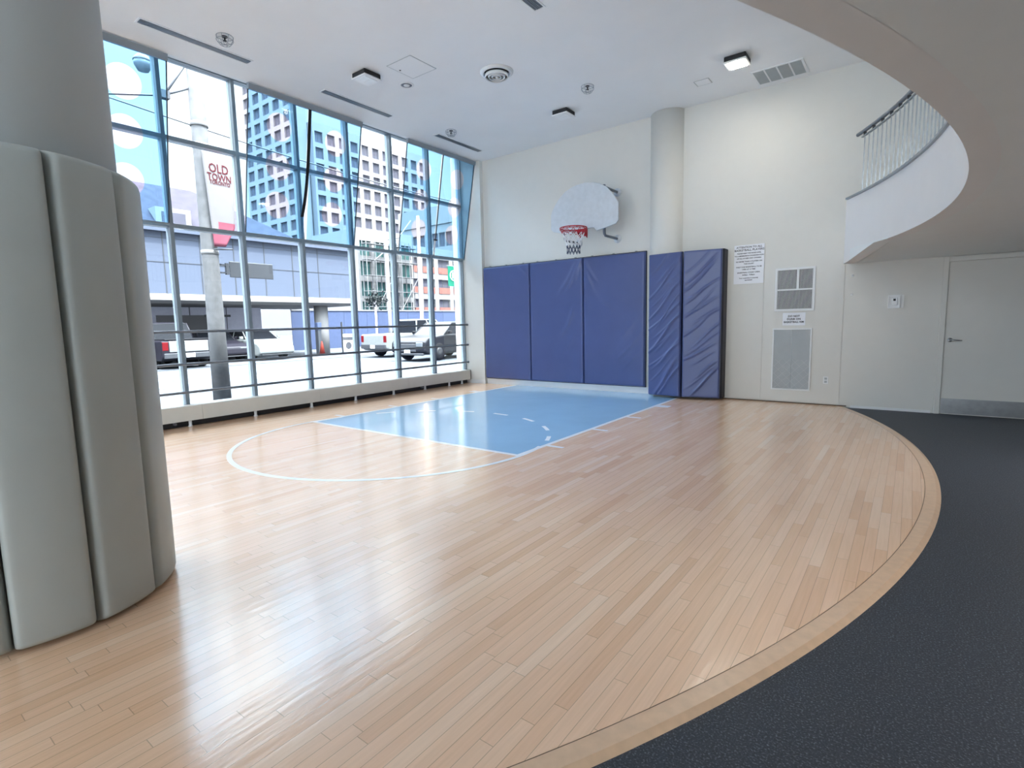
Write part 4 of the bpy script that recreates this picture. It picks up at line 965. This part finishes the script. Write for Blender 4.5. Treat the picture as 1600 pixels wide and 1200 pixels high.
# vehicles -----------------------------------------------------------
def vehicle(name, lab, cat, loc, rz, L, Wd, prof, cab, paint, wheels, wr, rear_lights=True, extra=None):
    """prof: side outline of the body (x forward 0..L, z), cab: (bottom polygon x0,x1,z), (top x0,x1,z)"""
    t = thing(name, lab, cat, loc, rz, group='cars across the street'); hw = Wd/2
    bm = NB(); prism(bm, prof, XZ, -hw, hw); obj('body', bm, paint, t, local=True, bevel=.07)
    (a0, a1, az), (b0, b1, bz) = cab; ti = .16
    def loft(bm, za, xa0, xa1, wa, zb, xb0, xb1, wb):
        v = [bm.verts.new(q) for q in ((xa0, -wa, za), (xa1, -wa, za), (xa1, wa, za), (xa0, wa, za), (xb0, -wb, zb), (xb1, -wb, zb), (xb1, wb, zb), (xb0, wb, zb))]
        for f in ((0, 1, 2, 3), (4, 5, 6, 7), (0, 1, 5, 4), (1, 2, 6, 5), (2, 3, 7, 6), (3, 0, 4, 7)): bm.faces.new([v[i] for i in f])
    bm = NB(); loft(bm, az-.05, a0, a1, hw-.05, bz, b0, b1, hw-.05-ti); obj('windows', bm, 'carglass', t, local=True, bevel=.02)
    bm = NB(); loft(bm, bz-.03, b0-.03, b1+.03, hw-.04-ti, bz+.04, b0+.12, b1-.15, hw-.12-ti); obj('roof', bm, paint, t, local=True, bevel=.02)
    bm = NB(); mx_ = (a0+a1)/2
    for s in (-1, 1):
        for xa, xb in ((mx_, (b0+b1)/2), (a0+.02, b0+.01), (a1-.02, b1-.01)):
            tube(bm, [(xa, s*(hw-.05), az-.05), (xb, s*(hw-.05-ti), bz)], .03, 6)
    obj('pillars', bm, paint, t, local=True)
    for x in wheels:
        for s in (-1, 1):
            bm = NB(); yy = s*(hw-.09); lathe(bm, [(wr*.62, -.10), (wr, -.09), (wr, .09), (wr*.62, .10)], (x, yy, wr), 28, 'y'); w = obj('wheel', bm, 'tyre', t, local=True)
            bm = NB(); lathe(bm, [(0, -.105*1), (wr*.2, -.107), (wr*.6, -.098), (wr*.61, .098), (wr*.2, .107), (0, .105)], (x, yy, wr), 20, 'y'); obj('hub', bm, 'wheel', w, local=True)
    for s in (-1, 1):
        obj('head_lamp', box(L-.14, L+.004, s*(hw-.30)-.17, s*(hw-.30)+.17, prof_h(prof, L)*.62, prof_h(prof, L)*.80), 'headl', t, local=True, bevel=.02)
        obj('tail_lamp', box(-.006, .10, s*(hw-.13)-.10, s*(hw-.13)+.10, prof_h(prof, 0)*.66, prof_h(prof, 0)*.95), 'tail', t, local=True, bevel=.015)
        obj('side_mirror', box(a1-.35, a1-.22, s*(hw+.07)-.08, s*(hw+.07)+.08, az+.02, az+.15), paint, t, local=True, bevel=.02)
    obj('grille', box(L-.05, L+.008, -.45, .45, prof_h(prof, L)*.42, prof_h(prof, L)*.74), 'dark', t, local=True, bevel=.01)
    obj('bumper', box(L-.1, L+.02, -hw+.1, hw-.1, .26, prof_h(prof, L)*.36), 'dark', t, local=True, bevel=.02)
    obj('rear_bumper', box(-.06, .05, -hw+.06, hw-.06, .42, .62), 'dark', t, local=True, bevel=.02)
    obj('licence_plate', box(-.072, -.061, -.16, .16, .45, .60), 'paper', t, local=True); obj('licence_plate', box(L+.021, L+.028, -.16, .16, .36, .48), 'paper', t, local=True)
    return t
def prof_h(prof, x):
    return max(z for px_, z in prof if abs(px_-x) < .35)
sedan = [(0, .35), (.05, .95), (.9, 1.0), (3.2, .98), (4.25, .82), (4.5, .66), (4.55, .35), (4.3, .22), (.2, .22)]
pickup = [(0, .45), (0, 1.10), (1.9, 1.12), (3.7, 1.14), (5.1, 1.12), (5.5, .98), (5.55, .45), (5.3, .32), (.2, .32)]
suvp = [(0, .4), (.02, 1.05), (1.5, 1.1), (3.3, 1.08), (4.4, .98), (4.65, .80), (4.7, .4), (4.45, .28), (.2, .28)]
# pickup parked nose in: rear toward us
t = vehicle('pickup_truck', 'dark pickup truck parked tail-on with a silver tailgate, left of the concrete pole', 'truck', (-15.25, -.33, GZ+.02), PI, 5.5, 1.92, pickup, ((1.75, 4.1, 1.12), (2.0, 3.45, 1.78)), 'cardark', (1.1, 4.55), .38)
obj('tailgate', box(-.02, .03, -.70, .70, .66, 1.08), 'carwhite', t, local=True, bevel=.02)['label'] = 'silver tailgate'
obj('bed_cover', box(.05, 1.7, -.82, .82, 1.11, 1.16), 'carblack', t, local=True, bevel=.02)
vehicle('sedan_car', 'white sedan parked facing the street right of the concrete pole', 'car', (-21.0, 3.95, GZ+.02), 0, 4.5, 1.70, sedan, ((.5, 3.3, .98), (1.1, 2.6, 1.40)), 'carwhite', (.85, 3.6), .33)
vehicle('hatchback_car', 'dark car parked between the concrete pole and the white sedan', 'car', (-21.6, 2.15, GZ+.02), 0, 4.5, 1.70, sedan, ((.3, 3.3, .98), (.7, 2.6, 1.46)), 'cardark', (.85, 3.6), .33)
vehicle('suv_car', 'charcoal sport utility car on the street seen at the far right windows', 'car', (-9.9, 10.3, GZ+.003), -PI/2+.10, 4.7, 1.85, suvp, ((.25, 3.4, 1.08), (.6, 2.6, 1.58)), 'carblack', (.9, 3.75), .37)
vehicle('white_pickup', 'white pickup truck driving behind the charcoal car', 'truck', (-13.2, 6.9, GZ+.003), PI/2, 5.5, 1.90, pickup, ((1.9, 4.1, 1.12), (2.1, 3.4, 1.75)), 'carwhite', (1.1, 4.55), .38)
vehicle('white_van', 'white estate car driving ahead of the white pickup at the right', 'car', (-12.9, 13.4, GZ+.003), PI/2, 4.7, 1.9, suvp, ((.25, 3.4, 1.08), (.5, 2.7, 1.65)), 'carwhite', (.9, 3.75), .37)
# forecourt bits
t = thing('notice_board', 'black and white poster board standing under the canopy end', 'sign', (-17.2, 8.35, GZ+.02))
obj('poster', box(-17.22, -17.2, 8.05, 8.75, .05, .95), 'paper', t); bm = NB(); bx(bm, -17.198, -17.19, 8.08, 8.72, .62, .80); lathe(bm, [(0, 0), (.2, .001)], (-17.192, 8.4, .33), 16, 'x'); obj('printed_area', bm, 'ink', t)
bm = NB(); bx(bm, -17.25, -17.16, 8.0, 8.05, GZ+.025, 1.6); bx(bm, -17.25, -17.16, 8.75, 8.8, GZ+.025, 1.0); obj('post', bm, 'dark', t)
t = thing('traffic_cone', 'orange traffic cone standing by the canopy pillar', 'cone', (-17.4, 6.9, GZ+.02))
bm = NB(); lathe(bm, [(.16, .05), (.03, .75), (0, .76)], (-17.4, 6.9, GZ+.02), 16); obj('cone', bm, 'orange', t); obj('cone_base', box(-17.6, -17.2, 6.7, 7.1, GZ+.021, GZ+.068), 'orange', t)
t = thing('pay_machine', 'tall grey pay machine with a blue top beside the canopy pillar', 'machine', (-17.6, 7.2, GZ+.02))
obj('cabinet', box(-18.0, -17.75, 6.95, 7.15, GZ+.021, 1.2), 'signgrey', t, bevel=.02); obj('lit_head', box(-18.02, -17.73, 6.93, 7.17, 1.2, 1.6), 'hoard', t, bevel=.02)
